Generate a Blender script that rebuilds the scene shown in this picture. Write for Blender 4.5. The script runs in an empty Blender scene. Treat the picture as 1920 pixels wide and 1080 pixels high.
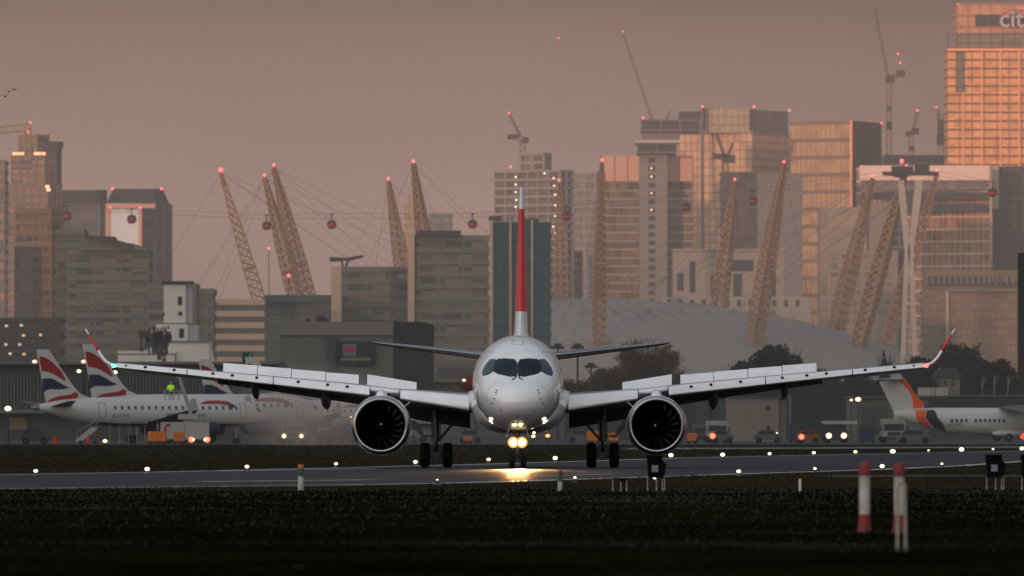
import bpy, bmesh, math, random
from mathutils import Vector, Matrix, noise
from mathutils.bvhtree import BVHTree
random.seed(7)
C = bpy.context.scene.collection
R = math.radians
# ------------------------------------------------------------------ camera
F = 17200.0          # focal length in photo pixels (1920 wide)
HC = 1.54            # camera height
HOR = 805.0
TILT = math.atan((HOR-540)/F)
cam = bpy.data.cameras.new('camera'); camo = bpy.data.objects.new('camera', cam); C.objects.link(camo)
cam.sensor_width = 36; cam.lens = 36*F/1920
cam.clip_start = 1; cam.clip_end = 40000
camo.location = (0, 0, HC); camo.rotation_euler = (math.pi/2+TILT, 0, 0)
cam.dof.use_dof = True; cam.dof.focus_distance = 358; cam.dof.aperture_fstop = 3.9
bpy.context.scene.camera = camo

def P(px, py, D):
    u = (px-960)/F; v = (540-py)/F
    y = math.cos(TILT)-v*math.sin(TILT); z = math.sin(TILT)+v*math.cos(TILT)
    return Vector((u*D/y, D, HC+z*D/y))
def PX(px, D): return P(px, 540, D).x
def PZ(py, D): return P(960, py, D).z
def G(px, py):
    D = F*HC/(py-HOR)
    return P(px, py, D)

# ------------------------------------------------------------------ render look
sc = bpy.context.scene
sc.view_settings.view_transform = 'Standard'
try: sc.view_settings.look = 'None'
except Exception: pass
sc.view_settings.exposure = 0
sc.render.engine = 'CYCLES'
sc.cycles.use_denoising = True
sc.cycles.max_bounces = 5
sc.cycles.transparent_max_bounces = 12
sc.cycles.sample_clamp_indirect = 4
sc.cycles.volume_step_rate = 2.0

# ------------------------------------------------------------------ world
SUN_AZ = R(20)      # sun behind the camera, towards the left
SUN_EL = R(2.6)
w = bpy.data.worlds.new('World'); sc.world = w; w.use_nodes = True
nt = w.node_tree; N = nt.nodes; L = nt.links
for n in list(N): N.remove(n)
def nd(t, **k):
    n = N.new(t)
    for a, b in k.items(): setattr(n, a, b)
    return n
def mth(op, a, b=None, c=None, clamp=False):
    n = nd('ShaderNodeMath', operation=op); n.use_clamp = clamp
    for i, v in enumerate((a, b, c)):
        if v is None: continue
        if isinstance(v, (int, float)): n.inputs[i].default_value = v
        else: L.new(v, n.inputs[i])
    return n.outputs[0]
def ramp(fac, stops):
    n = nd('ShaderNodeValToRGB'); cr = n.color_ramp
    L.new(fac, n.inputs[0])
    while len(cr.elements) < len(stops): cr.elements.new(.5)
    for e, (p, c) in zip(cr.elements, stops): e.position = p; e.color = (c[0], c[1], c[2], 1)
    return n.outputs[0]
tc = nd('ShaderNodeTexCoord')
sep = nd('ShaderNodeSeparateXYZ'); L.new(tc.outputs['Generated'], sep.inputs[0])
zz = sep.outputs[2]
lowf = mth('MULTIPLY_ADD', zz, 5.0, 0.5, True)        # fine scale: elevation -5.7 .. +5.7 deg
hif = mth('MULTIPLY_ADD', zz, 1.0, 0.0, True)
west_low = ramp(lowf, [(0, (.03, .026, .022)), (.49, (.05, .042, .038)), (.5, (.235, .178, .158)), (.56, (.312, .222, .195)), (.625, (.340, .233, .204)), (.70, (.282, .192, .168)), (.745, (.212, .149, .134)), (1, (.15, .115, .11))])
west_hi = ramp(hif, [(0, (.13, .105, .105)), (.2, (.16, .155, .17)), (.6, (.28, .33, .40)), (1, (.36, .42, .50))])
east_low = ramp(lowf, [(0, (.03, .026, .022)), (.49, (.05, .042, .038)), (.5, (.95, .42, .22)), (.62, (.9, .45, .27)), (.8, (.82, .56, .43)), (1, (.80, .64, .54))])
east_hi = ramp(hif, [(0, (.85, .68, .58)), (.16, (1.65, 1.48, 1.36)), (.42, (1.25, 1.25, 1.24)), (1, (.40, .46, .54))])
sel = mth('GREATER_THAN', zz, 0.1)
def mix(f, a, b, blend='MIX'):
    n = nd('ShaderNodeMix', data_type='RGBA', blend_type=blend)
    if isinstance(f, (int, float)): n.inputs[0].default_value = f
    else: L.new(f, n.inputs[0])
    L.new(a, n.inputs[6]); L.new(b, n.inputs[7]); return n.outputs[2]
west = mix(sel, west_low, west_hi); east = mix(sel, east_low, east_hi)
# east factor: direction towards the sunrise
sx, sy = -math.sin(SUN_AZ), -math.cos(SUN_AZ)
dt = mth('ADD', mth('MULTIPLY', sep.outputs[0], sx), mth('MULTIPLY', sep.outputs[1], sy))
ef = nd('ShaderNodeMapRange', interpolation_type='SMOOTHSTEP'); L.new(dt, ef.inputs[0])
ef.inputs[1].default_value = -.75; ef.inputs[2].default_value = .95
grad = mix(ef.outputs[0], west, east)
# right hand side of the picture is a little darker and browner
hz = nd('ShaderNodeMapRange'); L.new(sep.outputs[0], hz.inputs[0])
hz.inputs[1].default_value = 0.0; hz.inputs[2].default_value = .12; hz.inputs[3].default_value = 1.0; hz.inputs[4].default_value = .74
sc_n = nd('ShaderNodeVectorMath', operation='SCALE'); L.new(grad, sc_n.inputs[0]); L.new(hz.outputs[0], sc_n.inputs[3])
cl = nd('ShaderNodeTexNoise'); cmap = nd('ShaderNodeMapping'); cmap.inputs['Scale'].default_value = (14, 14, 55); L.new(tc.outputs['Generated'], cmap.inputs[0]); L.new(cmap.outputs[0], cl.inputs[0]); cl.inputs['Scale'].default_value = 1.0; cl.inputs['Detail'].default_value = 4
cr_ = nd('ShaderNodeMapRange'); L.new(cl.outputs[0], cr_.inputs[0]); cr_.inputs[1].default_value = .3; cr_.inputs[2].default_value = .7; cr_.inputs[3].default_value = .955; cr_.inputs[4].default_value = 1.045
sc_2 = nd('ShaderNodeVectorMath', operation='SCALE'); L.new(sc_n.outputs[0], sc_2.inputs[0]); L.new(cr_.outputs[0], sc_2.inputs[3]); sc_n = sc_2
sky = nd('ShaderNodeTexSky', sky_type='NISHITA'); sky.sun_disc = False
sky.sun_elevation = SUN_EL; sky.sun_rotation = math.pi+SUN_AZ
bg1 = nd('ShaderNodeBackground'); L.new(sc_n.outputs[0], bg1.inputs[0]); bg1.inputs[1].default_value = 1.0
bg2 = nd('ShaderNodeBackground'); L.new(sky.outputs[0], bg2.inputs[0]); bg2.inputs[1].default_value = .004
ad = nd('ShaderNodeAddShader'); L.new(bg1.outputs[0], ad.inputs[0]); L.new(bg2.outputs[0], ad.inputs[1])
ow = nd('ShaderNodeOutputWorld'); L.new(ad.outputs[0], ow.inputs[0])
sun = bpy.data.lights.new('sun', 'SUN'); sun.energy = 2.3; sun.angle = R(1.5); sun.color = (1, .53, .34)
so = bpy.data.objects.new('sun', sun); C.objects.link(so)
d = Vector((sx*math.cos(SUN_EL), sy*math.cos(SUN_EL), math.sin(SUN_EL)))
so.rotation_euler = d.to_track_quat('Z', 'Y').to_euler()
so.location = (-60, -60, 60)

# ------------------------------------------------------------------ materials
hg = bpy.data.node_groups.new('haze_mix', 'ShaderNodeTree')  # distance haze put into materials as emission, mixed in by world position
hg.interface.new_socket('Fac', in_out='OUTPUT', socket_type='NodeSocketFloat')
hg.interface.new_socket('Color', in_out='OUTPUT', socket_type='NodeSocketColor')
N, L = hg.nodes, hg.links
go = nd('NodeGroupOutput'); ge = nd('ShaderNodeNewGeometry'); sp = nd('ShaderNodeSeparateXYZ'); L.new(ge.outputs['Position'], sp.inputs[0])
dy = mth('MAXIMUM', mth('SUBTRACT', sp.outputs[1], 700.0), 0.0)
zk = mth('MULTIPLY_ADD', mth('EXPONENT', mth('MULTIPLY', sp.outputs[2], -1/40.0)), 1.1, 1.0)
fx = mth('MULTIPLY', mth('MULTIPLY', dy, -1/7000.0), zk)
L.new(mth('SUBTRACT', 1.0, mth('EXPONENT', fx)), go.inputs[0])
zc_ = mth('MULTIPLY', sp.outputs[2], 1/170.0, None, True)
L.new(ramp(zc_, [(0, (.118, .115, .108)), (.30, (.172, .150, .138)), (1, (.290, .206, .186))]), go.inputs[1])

_mats = {}
def M(name, col=(.5, .5, .5), rough=.6, metal=0., haze_mix=True, col2=None, cell=None, nscale=None, emis=0., ecol=None, spec=None, coat=0., bump=0., nmap=None):
    if name in _mats: return _mats[name]
    global N, L
    m = bpy.data.materials.new(name); m.use_nodes = True; _mats[name] = m
    N, L = m.node_tree.nodes, m.node_tree.links
    b = N['Principled BSDF']; out = N['Material Output']
    b.inputs['Base Color'].default_value = (*col, 1); b.inputs['Roughness'].default_value = rough
    b.inputs['Metallic'].default_value = metal; b.inputs['Specular IOR Level'].default_value = (.18 if haze_mix else .5) if spec is None else spec
    b.inputs['Coat Weight'].default_value = coat
    if col2 is not None:
        t = nd('ShaderNodeTexCoord')
        if cell:
            v = nd('ShaderNodeVectorMath', operation='DIVIDE'); L.new(t.outputs['Object'], v.inputs[0]); v.inputs[1].default_value = cell
            a = nd('ShaderNodeVectorMath', operation='ADD'); L.new(v.outputs[0], a.inputs[0]); a.inputs[1].default_value = (.31, .31, .02)
            f = nd('ShaderNodeVectorMath', operation='FLOOR'); L.new(a.outputs[0], f.inputs[0])
            wn = nd('ShaderNodeTexWhiteNoise'); L.new(f.outputs[0], wn.inputs[0]); val = wn.outputs[0]
        else:
            nn = nd('ShaderNodeTexNoise'); mpn = nd('ShaderNodeMapping'); mpn.inputs['Scale'].default_value = nmap or (1, 1, 1); L.new(t.outputs['Object'], mpn.inputs[0]); L.new(mpn.outputs[0], nn.inputs[0])
            nn.inputs['Scale'].default_value = nscale or 1.; nn.inputs['Detail'].default_value = 5
            mr = nd('ShaderNodeMapRange'); L.new(nn.outputs[0], mr.inputs[0]); mr.inputs[1].default_value = .33; mr.inputs[2].default_value = .67; val = mr.outputs[0]
        c = ramp(val, [(0, col), (1, col2)]); L.new(c, b.inputs['Base Color'])
    if bump:
        t = nd('ShaderNodeTexCoord'); nn = nd('ShaderNodeTexNoise'); L.new(t.outputs['Object'], nn.inputs[0]); nn.inputs['Scale'].default_value = (nscale or 1)*3
        bp = nd('ShaderNodeBump'); bp.inputs['Strength'].default_value = bump; L.new(nn.outputs[0], bp.inputs['Height']); L.new(bp.outputs[0], b.inputs['Normal'])
    if emis:
        b.inputs['Emission Color'].default_value = (*(ecol or col), 1); b.inputs['Emission Strength'].default_value = emis
    if haze_mix:
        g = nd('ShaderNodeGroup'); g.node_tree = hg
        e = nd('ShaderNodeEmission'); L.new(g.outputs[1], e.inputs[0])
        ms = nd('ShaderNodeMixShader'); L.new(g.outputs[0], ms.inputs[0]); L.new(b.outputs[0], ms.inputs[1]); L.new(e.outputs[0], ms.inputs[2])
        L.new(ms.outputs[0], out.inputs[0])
    return m

# ------------------------------------------------------------------ mesh helpers
class MB:
    def __init__(s): s.v = []; s.f = []; s.mi = []
    def add(s, vs, fs, mi=0):
        o = len(s.v); s.v += [tuple(v) for v in vs]; s.f += [tuple(i+o for i in f) for f in fs]; s.mi += [mi]*len(fs); return s
    def box(s, x0, x1, y0, y1, z0, z1, mi=0, T=None):
        vs = [Vector((x, y, z)) for z in (z0, z1) for y in (y0, y1) for x in (x0, x1)]
        if T is not None: vs = [T @ v for v in vs]
        return s.add(vs, [(0, 2, 3, 1), (4, 5, 7, 6), (0, 1, 5, 4), (2, 6, 7, 3), (0, 4, 6, 2), (1, 3, 7, 5)], mi)
    def tube(s, a, b, r0, r1=None, n=8, mi=0, caps=True):
        a, b = Vector(a), Vector(b); r1 = r0 if r1 is None else r1
        q = (b-a).to_track_quat('Z', 'Y')
        vs = []
        for p, r in ((a, r0), (b, r1)):
            for i in range(n):
                t = 2*math.pi*i/n; vs.append(p+q @ Vector((r*math.cos(t), r*math.sin(t), 0)))
        fs = [(i, (i+1) % n, n+(i+1) % n, n+i) for i in range(n)]
        if caps: fs += [tuple(range(n))[::-1], tuple(range(n, 2*n))]
        return s.add(vs, fs, mi)
    def rings(s, rings, mi=0, cap=True, closed=True):
        n = len(rings[0]); vs = [p for r in rings for p in r]; fs = []
        for k in range(len(rings)-1):
            for i in range(n if closed else n-1):
                j = (i+1) % n; fs.append((k*n+i, k*n+j, (k+1)*n+j, (k+1)*n+i))
        if cap and closed: fs += [tuple(range(n))[::-1], tuple(range((len(rings)-1)*n, len(rings)*n))]
        return s.add(vs, fs, mi)
    def poly(s, pts, mi=0): return s.add(pts, [tuple(range(len(pts)))], mi)
    def prism(s, pts, ex, mi=0):
        n = len(pts); a = [Vector(p) for p in pts]; b = [p+Vector(ex) for p in a]
        return s.add(a+b, [tuple(range(n))[::-1], tuple(range(n, 2*n))]+[(i, (i+1) % n, n+(i+1) % n, n+i) for i in range(n)], mi)
    def ball(s, c, r, nu=10, nv=6, mi=0):
        c = Vector(c); r = (r, r, r) if isinstance(r, (int, float)) else r
        rg = []
        for k in range(nv+1):
            t = math.pi*(.02+.96*k/nv)
            rg.append([c+Vector((r[0]*math.sin(t)*math.cos(2*math.pi*i/nu), r[1]*math.sin(t)*math.sin(2*math.pi*i/nu), r[2]*math.cos(t))) for i in range(nu)])
        return s.rings(rg, mi)
    def revolve(s, prof, c, axis='Y', n=32, mi=0):
        c = Vector(c); rg = []
        for (a, r) in prof:
            ring = []
            for i in range(n):
                t = 2*math.pi*i/n; p, q = r*math.cos(t), r*math.sin(t)
                ring.append(c+(Vector((p, a, q)) if axis == 'Y' else Vector((a, p, q)) if axis == 'X' else Vector((p, q, a))))
            rg.append(ring)
        return s.rings(rg, mi, cap=False)

def link(name, me, parent=None):
    o = bpy.data.objects.new(name, me); C.objects.link(o)
    if parent is not None: o.parent = parent
    return o
def obj(name, mb, mats, parent=None, smooth=False, off=None, loc=None, rz=0, recalc=True):
    """mesh verts are in the frame of `parent` unless off (a world point to subtract) is given"""
    if not isinstance(mats, (list, tuple)): mats = [mats]
    me = bpy.data.meshes.new(name)
    vs = mb.v if off is None else [(v[0]-off[0], v[1]-off[1], v[2]-off[2]) for v in mb.v]
    me.from_pydata(vs, [], mb.f)
    for m in mats: me.materials.append(m)
    if len(mats) > 1: me.polygons.foreach_set('material_index', mb.mi)
    if recalc:
        bm = bmesh.new(); bm.from_mesh(me); bmesh.ops.recalc_face_normals(bm, faces=bm.faces); bm.to_mesh(me); bm.free()
    if smooth:
        me.polygons.foreach_set('use_smooth', [True]*len(me.polygons))
        if smooth is not True: me.set_sharp_from_angle(angle=R(smooth))
    me.update()
    o = link(name, me, parent)
    if loc is not None: o.location = loc
    o.rotation_euler.z = rz
    return o
def tag(o, label, cat, group=None, kind=None):
    if label: o['label'] = label
    if cat: o['category'] = cat
    if group: o['group'] = group
    if kind: o['kind'] = kind
    return o
def thing(name, label, cat, loc=(0, 0, 0), rz=0, group=None):
    o = bpy.data.objects.new(name, None); C.objects.link(o); o.empty_display_size = .5
    o.location = loc; o.rotation_euler = (0, 0, rz)
    return tag(o, label, cat, group)
def copy_tree(o, parent=None):
    c = o.copy(); C.objects.link(c); c.parent = parent
    for ch in [x for x in C.objects if x.parent == o]: copy_tree(ch, c)
    return c
def text_mesh(name, s, size, mat, parent, M4, extrude=0.0, bold=0.0):
    cu = bpy.data.curves.new(name, 'FONT'); cu.body = s; cu.size = size; cu.extrude = extrude; cu.offset = bold
    cu.align_x = 'CENTER'; cu.align_y = 'CENTER'; cu.resolution_u = 3
    t = bpy.data.objects.new(name, cu); C.objects.link(t)
    bpy.context.view_layer.update()
    me = bpy.data.meshes.new_from_object(t.evaluated_get(bpy.context.evaluated_depsgraph_get()))
    C.objects.unlink(t); bpy.data.objects.remove(t)
    me.transform(M4); me.materials.clear(); me.materials.append(mat)
    return link(name, me, parent)
def frame(o, ax, ay):      # matrix: text x axis -> ax, y axis -> ay at o
    ax, ay = Vector(ax).normalized(), Vector(ay).normalized(); az = ax.cross(ay)
    m = Matrix((ax, ay, az)).transposed().to_4x4(); m.translation = Vector(o); return m
def drape(mb, pts, bvh, d, off=.008, rings=5, dens=4, mi=0, swap=None):
    """project a convex polygon (2-D) on to a surface; swap maps (a,b) to a ray origin"""
    p = []
    for i in range(len(pts)):
        a, b = pts[i], pts[(i+1) % len(pts)]
        for k in range(dens): p.append((a[0]+(b[0]-a[0])*k/dens, a[1]+(b[1]-a[1])*k/dens))
    cx = sum(q[0] for q in p)/len(p); cy = sum(q[1] for q in p)/len(p)
    d = Vector(d); rg = []
    for k in range(rings+1):
        t = .02+.98*k/rings; ring = []
        for q in p:
            o = swap(cx+(q[0]-cx)*t, cy+(q[1]-cy)*t)
            h = bvh.ray_cast(o, d)
            if h[0] is None:
                h = bvh.find_nearest(o-d*-30)
            nrm = h[1] if h[1].dot(d) < 0 else -h[1]
            ring.append(h[0]+nrm*off)
        rg.append(ring)
    mb.rings(rg, mi, cap=False); mb.add(rg[0], [tuple(range(len(p)))], mi)
def bvh_of(mb): return BVHTree.FromPolygons([Vector(v) for v in mb.v], mb.f)
def interp(tab, x):
    if x <= tab[0][0]: return tab[0][1:]
    for a, b in zip(tab, tab[1:]):
        if x <= b[0]:
            t = (x-a[0])/(b[0]-a[0]); return tuple(a[i]+(b[i]-a[i])*t for i in range(1, len(a)))
    return tab[-1][1:]
def smooth_interp(tab, x):
    """Catmull-Rom over the table"""
    n = len(tab)
    if x <= tab[0][0]: return tab[0][1:]
    if x >= tab[-1][0]: return tab[-1][1:]
    for k in range(n-1):
        if x <= tab[k+1][0]: break
    a, b = tab[k], tab[k+1]; p = tab[max(k-1, 0)]; q = tab[min(k+2, n-1)]
    h = b[0]-a[0]; t = (x-a[0])/h; out = []
    for i in range(1, len(a)):
        m0 = (b[i]-p[i])/max(b[0]-p[0], 1e-6)*h; m1 = (q[i]-a[i])/max(q[0]-a[0], 1e-6)*h
        out.append((2*t**3-3*t*t+1)*a[i]+(t**3-2*t*t+t)*m0+(-2*t**3+3*t*t)*b[i]+(t**3-t*t)*m1)
    return tuple(out)
# ================================================================== THE JET ON THE RUNWAY
PNT = M('jet_white_paint', (.85, .85, .86), .36, haze_mix=False, coat=.9, col2=(.74, .74, .75), nscale=1.1)
PGY = M('jet_grey_paint', (.15, .155, .165), .4, haze_mix=False)
DRK = M('jet_underside_grey', (.10, .10, .105), .55, haze_mix=False)
RED = M('jet_red_paint', (.66, .012, .010), .35, haze_mix=False, coat=.2)
SIL = M('polished_metal', (.48, .47, .46), .30, 1., haze_mix=False)
MET = M('dull_metal', (.09, .09, .095), .42, .6, haze_mix=False)
BLK = M('black_rubber', (.010, .010, .011), .8, haze_mix=False, spec=.1)
DUCT = M('engine_duct_black', (.004, .0045, .005), .6, haze_mix=False, spec=.1)
BLD = M('fan_blade_metal', (.012, .013, .015), .25, .85, haze_mix=False)
GLS = M('cockpit_glass', (.006, .016, .022), .10, haze_mix=False, spec=.28)
SEAL = M('window_seal', (.02, .02, .022), .5, haze_mix=False)
LMP = M('landing_lamp_glow', (1, .8, .5), .3, haze_mix=False, emis=24, ecol=(1, .78, .36))
LMS = M('root_lamp_glow', (1, .8, .5), .3, haze_mix=False, emis=3, ecol=(1, .78, .50))
GRN = M('green_nav_lamp', (.1, 1, .5), .3, haze_mix=False, emis=3.5, ecol=(.10, 1, .50))
RDN = M('red_nav_lamp', (1, .1, .1), .3, haze_mix=False, emis=5, ecol=(1, .07, .05))
jet = thing('airliner', 'white twin-engined airliner with red fin rolling head-on down the runway', 'airliner', (.30, 370, .004), R(-.35))

# fuselage: s, half width, z widest, z top, z bottom
FT = [(0, .02, 2.58, 2.60, 2.56), (.08, .32, 2.58, 2.84, 2.34), (.3, .62, 2.62, 3.06, 2.12), (.7, .92, 2.70, 3.27, 1.94), (1.2, 1.16, 2.82, 3.50, 1.79), (1.7, 1.34, 2.95, 3.80, 1.68),
      (2.3, 1.49, 3.08, 4.25, 1.60), (2.9, 1.60, 3.18, 4.60, 1.54), (3.6, 1.69, 3.26, 4.88, 1.49), (4.6, 1.76, 3.33, 5.08, 1.46), (5.8, 1.79, 3.36, 5.20, 1.45), (8, 1.80, 3.36, 5.24, 1.45),
      (22, 1.80, 3.36, 5.24, 1.45), (25, 1.74, 3.48, 5.24, 1.75), (28, 1.52, 3.75, 5.20, 2.35), (31, 1.15, 4.05, 5.10, 3.05), (33.5, .68, 4.35, 4.96, 3.75), (35, .25, 4.55, 4.75, 4.35)]
NS = 56
def ringf(w, zc, zt, zb, y):
    r = []
    for i in range(NS):
        t = 2*math.pi*i/NS; c, s = math.cos(t), math.sin(t)
        r.append(Vector((w*c, y, zc+(zt-zc)*s if s > 0 else zc+(zc-zb)*s)))
    return r
ss = [0, .03, .08, .15, .22, .3, .4, .5]+[.6+.15*k for k in range(40)]+[7, 8, 10, 13, 16, 19, 22]+[22.8+.8*k for k in range(15)]+[34.5, 35]
fus = MB(); fus.rings([ringf(*smooth_interp(FT, s), s-16.5) for s in ss])
obj('fuselage', fus, PNT, jet, smooth=True)
fb = bvh_of(fus)
def fpt(cx, cy): return ((cx-402)/3.6/48.4, HC+(805-(600+cy/3.6))/48.4)
front = lambda x, z: Vector((x, -22, z))
def mirror(pts, s): return [(s*x, z) for x, z in pts]
ws = [fpt(*q) for q in ((409, 292), (425, 269), (480, 265), (530, 267), (545, 278), (560, 345), (530, 362), (450, 380), (415, 376), (406, 355))]
wd = [fpt(*q) for q in ((549, 266), (585, 266), (605, 285), (630, 325), (640, 355), (634, 377), (600, 368), (568, 348), (556, 300))]
def grow(pts, g):
    cx = sum(p[0] for p in pts)/len(pts); cy = sum(p[1] for p in pts)/len(pts)
    out = []
    for p in pts:
        d_ = math.hypot(p[0]-cx, p[1]-cy); out.append((cx+(p[0]-cx)*(1+g/d_), cy+(p[1]-cy)*(1+g/d_)))
    return out
for s in (-1, 1):
    for pts in (ws, wd):
        m = MB(); drape(m, mirror(pts, s), fb, (0, 1, 0), .014, 6, 3, swap=front); pane = obj('cockpit_window', m, GLS if pts is ws else M('side_glass', (.035, .065, .075), .12, haze_mix=False, spec=.4), jet, smooth=True)
        m = MB(); drape(m, mirror(grow(pts, .036 if pts is ws else .016), s), fb, (0, 1, 0), .006, 6, 3, swap=front); obj('window_seal', m, SEAL, pane, smooth=True)
    m = MB()
    a = Vector((s*.05, 0, fpt(0, 378)[1])); pts = [(s*.03, fpt(0, 372)[1]), (s*.09, fpt(0, 390)[1]), (s*.20, fpt(0, 404)[1])]
    pp = [fb.ray_cast(front(*q), (0, 1, 0))[0]+Vector((0, -.05, 0)) for q in pts]
    m.tube(pp[0], pp[1], .02); m.tube(pp[1], pp[2], .02); obj('wiper', m, SEAL, jet)
    # probes low on the nose
    m = MB()
    for (qx, qz) in ((.78, 3.02), (.80, 2.92), (.62, 2.30), (.86, 2.72), (.95, 2.55)):
        h = fb.ray_cast(front(s*qx, qz), (0, 1, 0))
        if h[0] is not None: m.tube(h[0], h[0]+h[1]*.09 if h[1].y < 0 else h[0]-h[1]*.09, .018, n=6)
    obj('air_data_probe', m, MET, jet)
    # cabin windows along the side
    for k in range(24):
        y = -11.2+k*.86
        m = MB(); drape(m, [(y-.11, 3.62), (y+.11, 3.62), (y+.14, 3.8), (y+.11, 3.98), (y-.11, 3.98), (y-.14, 3.8)], fb, (-s, 0, 0), .006, 2, 1, swap=lambda a, b: Vector((s*5, a, b)))
        obj('cabin_window', m, GLS, jet)
    for y in (-12.6, 12.4):
        m = MB()
        o_, i_ = [(y-.46, 2.75), (y+.46, 2.75), (y+.46, 4.55), (y-.46, 4.55)], None
        for a_, b_ in zip(o_, o_[1:]+o_[:1]):
            for k in range(8):
                p0 = (a_[0]+(b_[0]-a_[0])*k/8, a_[1]+(b_[1]-a_[1])*k/8); p1 = (a_[0]+(b_[0]-a_[0])*(k+1)/8, a_[1]+(b_[1]-a_[1])*(k+1)/8)
                h0 = fb.ray_cast(Vector((s*5, *p0)), (-s, 0, 0))[0]; h1 = fb.ray_cast(Vector((s*5, *p1)), (-s, 0, 0))[0]
                m.tube(h0, h1, .014, n=4)
        obj('door_outline', m, PGY, jet)
m = MB(); rg_ = ringf(*smooth_interp(FT, 1.25), 1.25-16.5)
for i in range(len(rg_)):
    a, b = rg_[i], rg_[(i+1) % len(rg_)]; m.tube(a, b, .004, n=4, caps=False)
obj('radome_seam', m, PGY, jet)
# roof hatch outline and its panel, small roof aerials
m = MB(); hp = [(-.20, 4.985), (-.24, 4.90), (-.19, 4.82), (.19, 4.82), (.24, 4.90), (.20, 4.985)]
q = [fb.ray_cast(front(*p), (0, 1, 0))[0] for p in hp]
for a, b in zip(q, q[1:]+q[:1]): m.tube(a, b, .013, n=5)
obj('escape_hatch_outline', m, PGY, jet)
m = MB(); m.prism([(-.012, -11.6, 5.22), (-.012, -11.2, 5.22), (-.012, -11.25, 5.42), (-.012, -11.4, 5.42)], (.024, 0, 0)); m.prism([(-.012, 3, 5.22), (-.012, 3.4, 5.22), (-.012, 3.35, 5.5), (-.012, 3.2, 5.5)], (.024, 0, 0))
obj('aerial', m, PNT, jet)
# belly fairing
FF = [(-8.6, 1.45, 1.62), (-7.6, 1.70, 1.46), (-6.4, 1.84, 1.38), (-5, 1.88, 1.345), (-1, 1.90, 1.33), (3, 1.88, 1.35), (5, 1.74, 1.45), (6.6, 1.35, 1.62)]
def fair(y):
    w_, zb_ = smooth_interp(FF, y); r = []
    for i in range(48):
        t = 2*math.pi*i/48; c, s = math.cos(t), math.sin(t); e = .72
        r.append(Vector((w_*math.copysign(abs(c)**e, c), y, 2.55+(.75*s if s > 0 else -(2.55-zb_)*abs(s)**.86))))
    return r
m = MB(); m.rings([fair(-8.6+k*.4) for k in range(39)]); obj('belly_fairing', m, PNT, jet, smooth=True)

# fin
m = MB()
def finsec(z, y0, y1, t):
    c = y1-y0
    return [Vector((x*t, y0+k*c, z)) for x, k in ((0, 0), (.55, .05), (.9, .16), (1, .32), (.8, .6), (.06, 1), (-.06, 1), (-.8, .6), (-1, .32), (-.9, .16), (-.55, .05))]
FZ = [(4.9, 8.5, 17.2, .62), (5.25, 9.8, 17.3, .40), (5.6, 11.0, 17.3, .285), (6.1, 11.7, 17.4, .265)]
def fz(z):
    if z < 6.1: return smooth_interp(FZ, z)
    t = (z-6.1)/(11.72-6.1); return (11.7+t*5.2, 17.4+t*1.6, .265-.165*t)
zs = [4.9, 5.0, 5.1, 5.2, 5.3, 5.45, 5.6, 5.8, 6.1, 6.45]; m.rings([finsec(z, *fz(z)) for z in zs], 0)
m.rings([finsec(z, *fz(z)) for z in (6.45, 8, 9.5, 10.82)], 1); m.rings([finsec(z, *fz(z)) for z in (10.82, 11.3, 11.68, 11.75)], 0)
obj('tail_fin', m, [PNT, RED], jet, smooth=40)
# ------------------------------------------------------------------ wings, both sides
WT = [(1.6, 2.95, 2.26, .80, 6.6), (1.95, 2.97, 2.28, .78, 6.3), (5.1, 3.16, 2.77, .62, 4.5), (6.3, 3.32, 2.90, .52, 4.1), (10, 3.67, 3.32, .36, 3.1), (13.5, 3.98, 3.72, .27, 2.25), (16.5, 4.24, 4.04, .20, 1.6)]
def le(x): return -4.5+(x-1.95)*.51
def wing_sec(x, s):
    zt, zb, th, c = interp(WT, x); y0 = le(x)+.16
    pf = [(0, -th*.42), (.01, -th*.15), (.04, -.02), (.12, 0), (.35, .03), (.62, 0), (.76, -.06), (.77, -.11), (.70, -th*.72), (.45, -th*1.0), (.2, -th*1.0), (.05, -th*.78)]
    return [Vector((s*x, y0+k*c, zt+dz)) for k, dz in pf]
def slat_sec(x, s):
    zt, zb, th, c = interp(WT, x); y0 = le(x); h = zt-zb; d_ = .10+.09*c
    pf = [(d_*1.7, 0), (d_*.8, -.03*h), (.20, -.16*h), (.10, -.42*h), (.03, -.68*h), (.0, -.84*h), (.03, -.93*h), (.14, -1.0*h), (.17, -.97*h), (.10, -.82*h), (.16, -.45*h), (d_*.9, -.14*h), (d_*1.7, -.05)]
    return [Vector((s*x, y0-.06+a, zt+b)) for a, b in pf]
def flap_sec(x, s, L_, drop):
    zt, zb, th, c = interp(WT, x); y0 = le(x)+.16+.735*c; z0 = zt-th*.5
    return [Vector((s*x, y0+a*L_, z0+b)) for a, b in ((0, -.10), (.05, .05), (.3, .06-drop*.22), (1, -drop), (.98, -drop-.03), (.5, -drop*.6-.10), (.12, -.22))]
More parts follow.
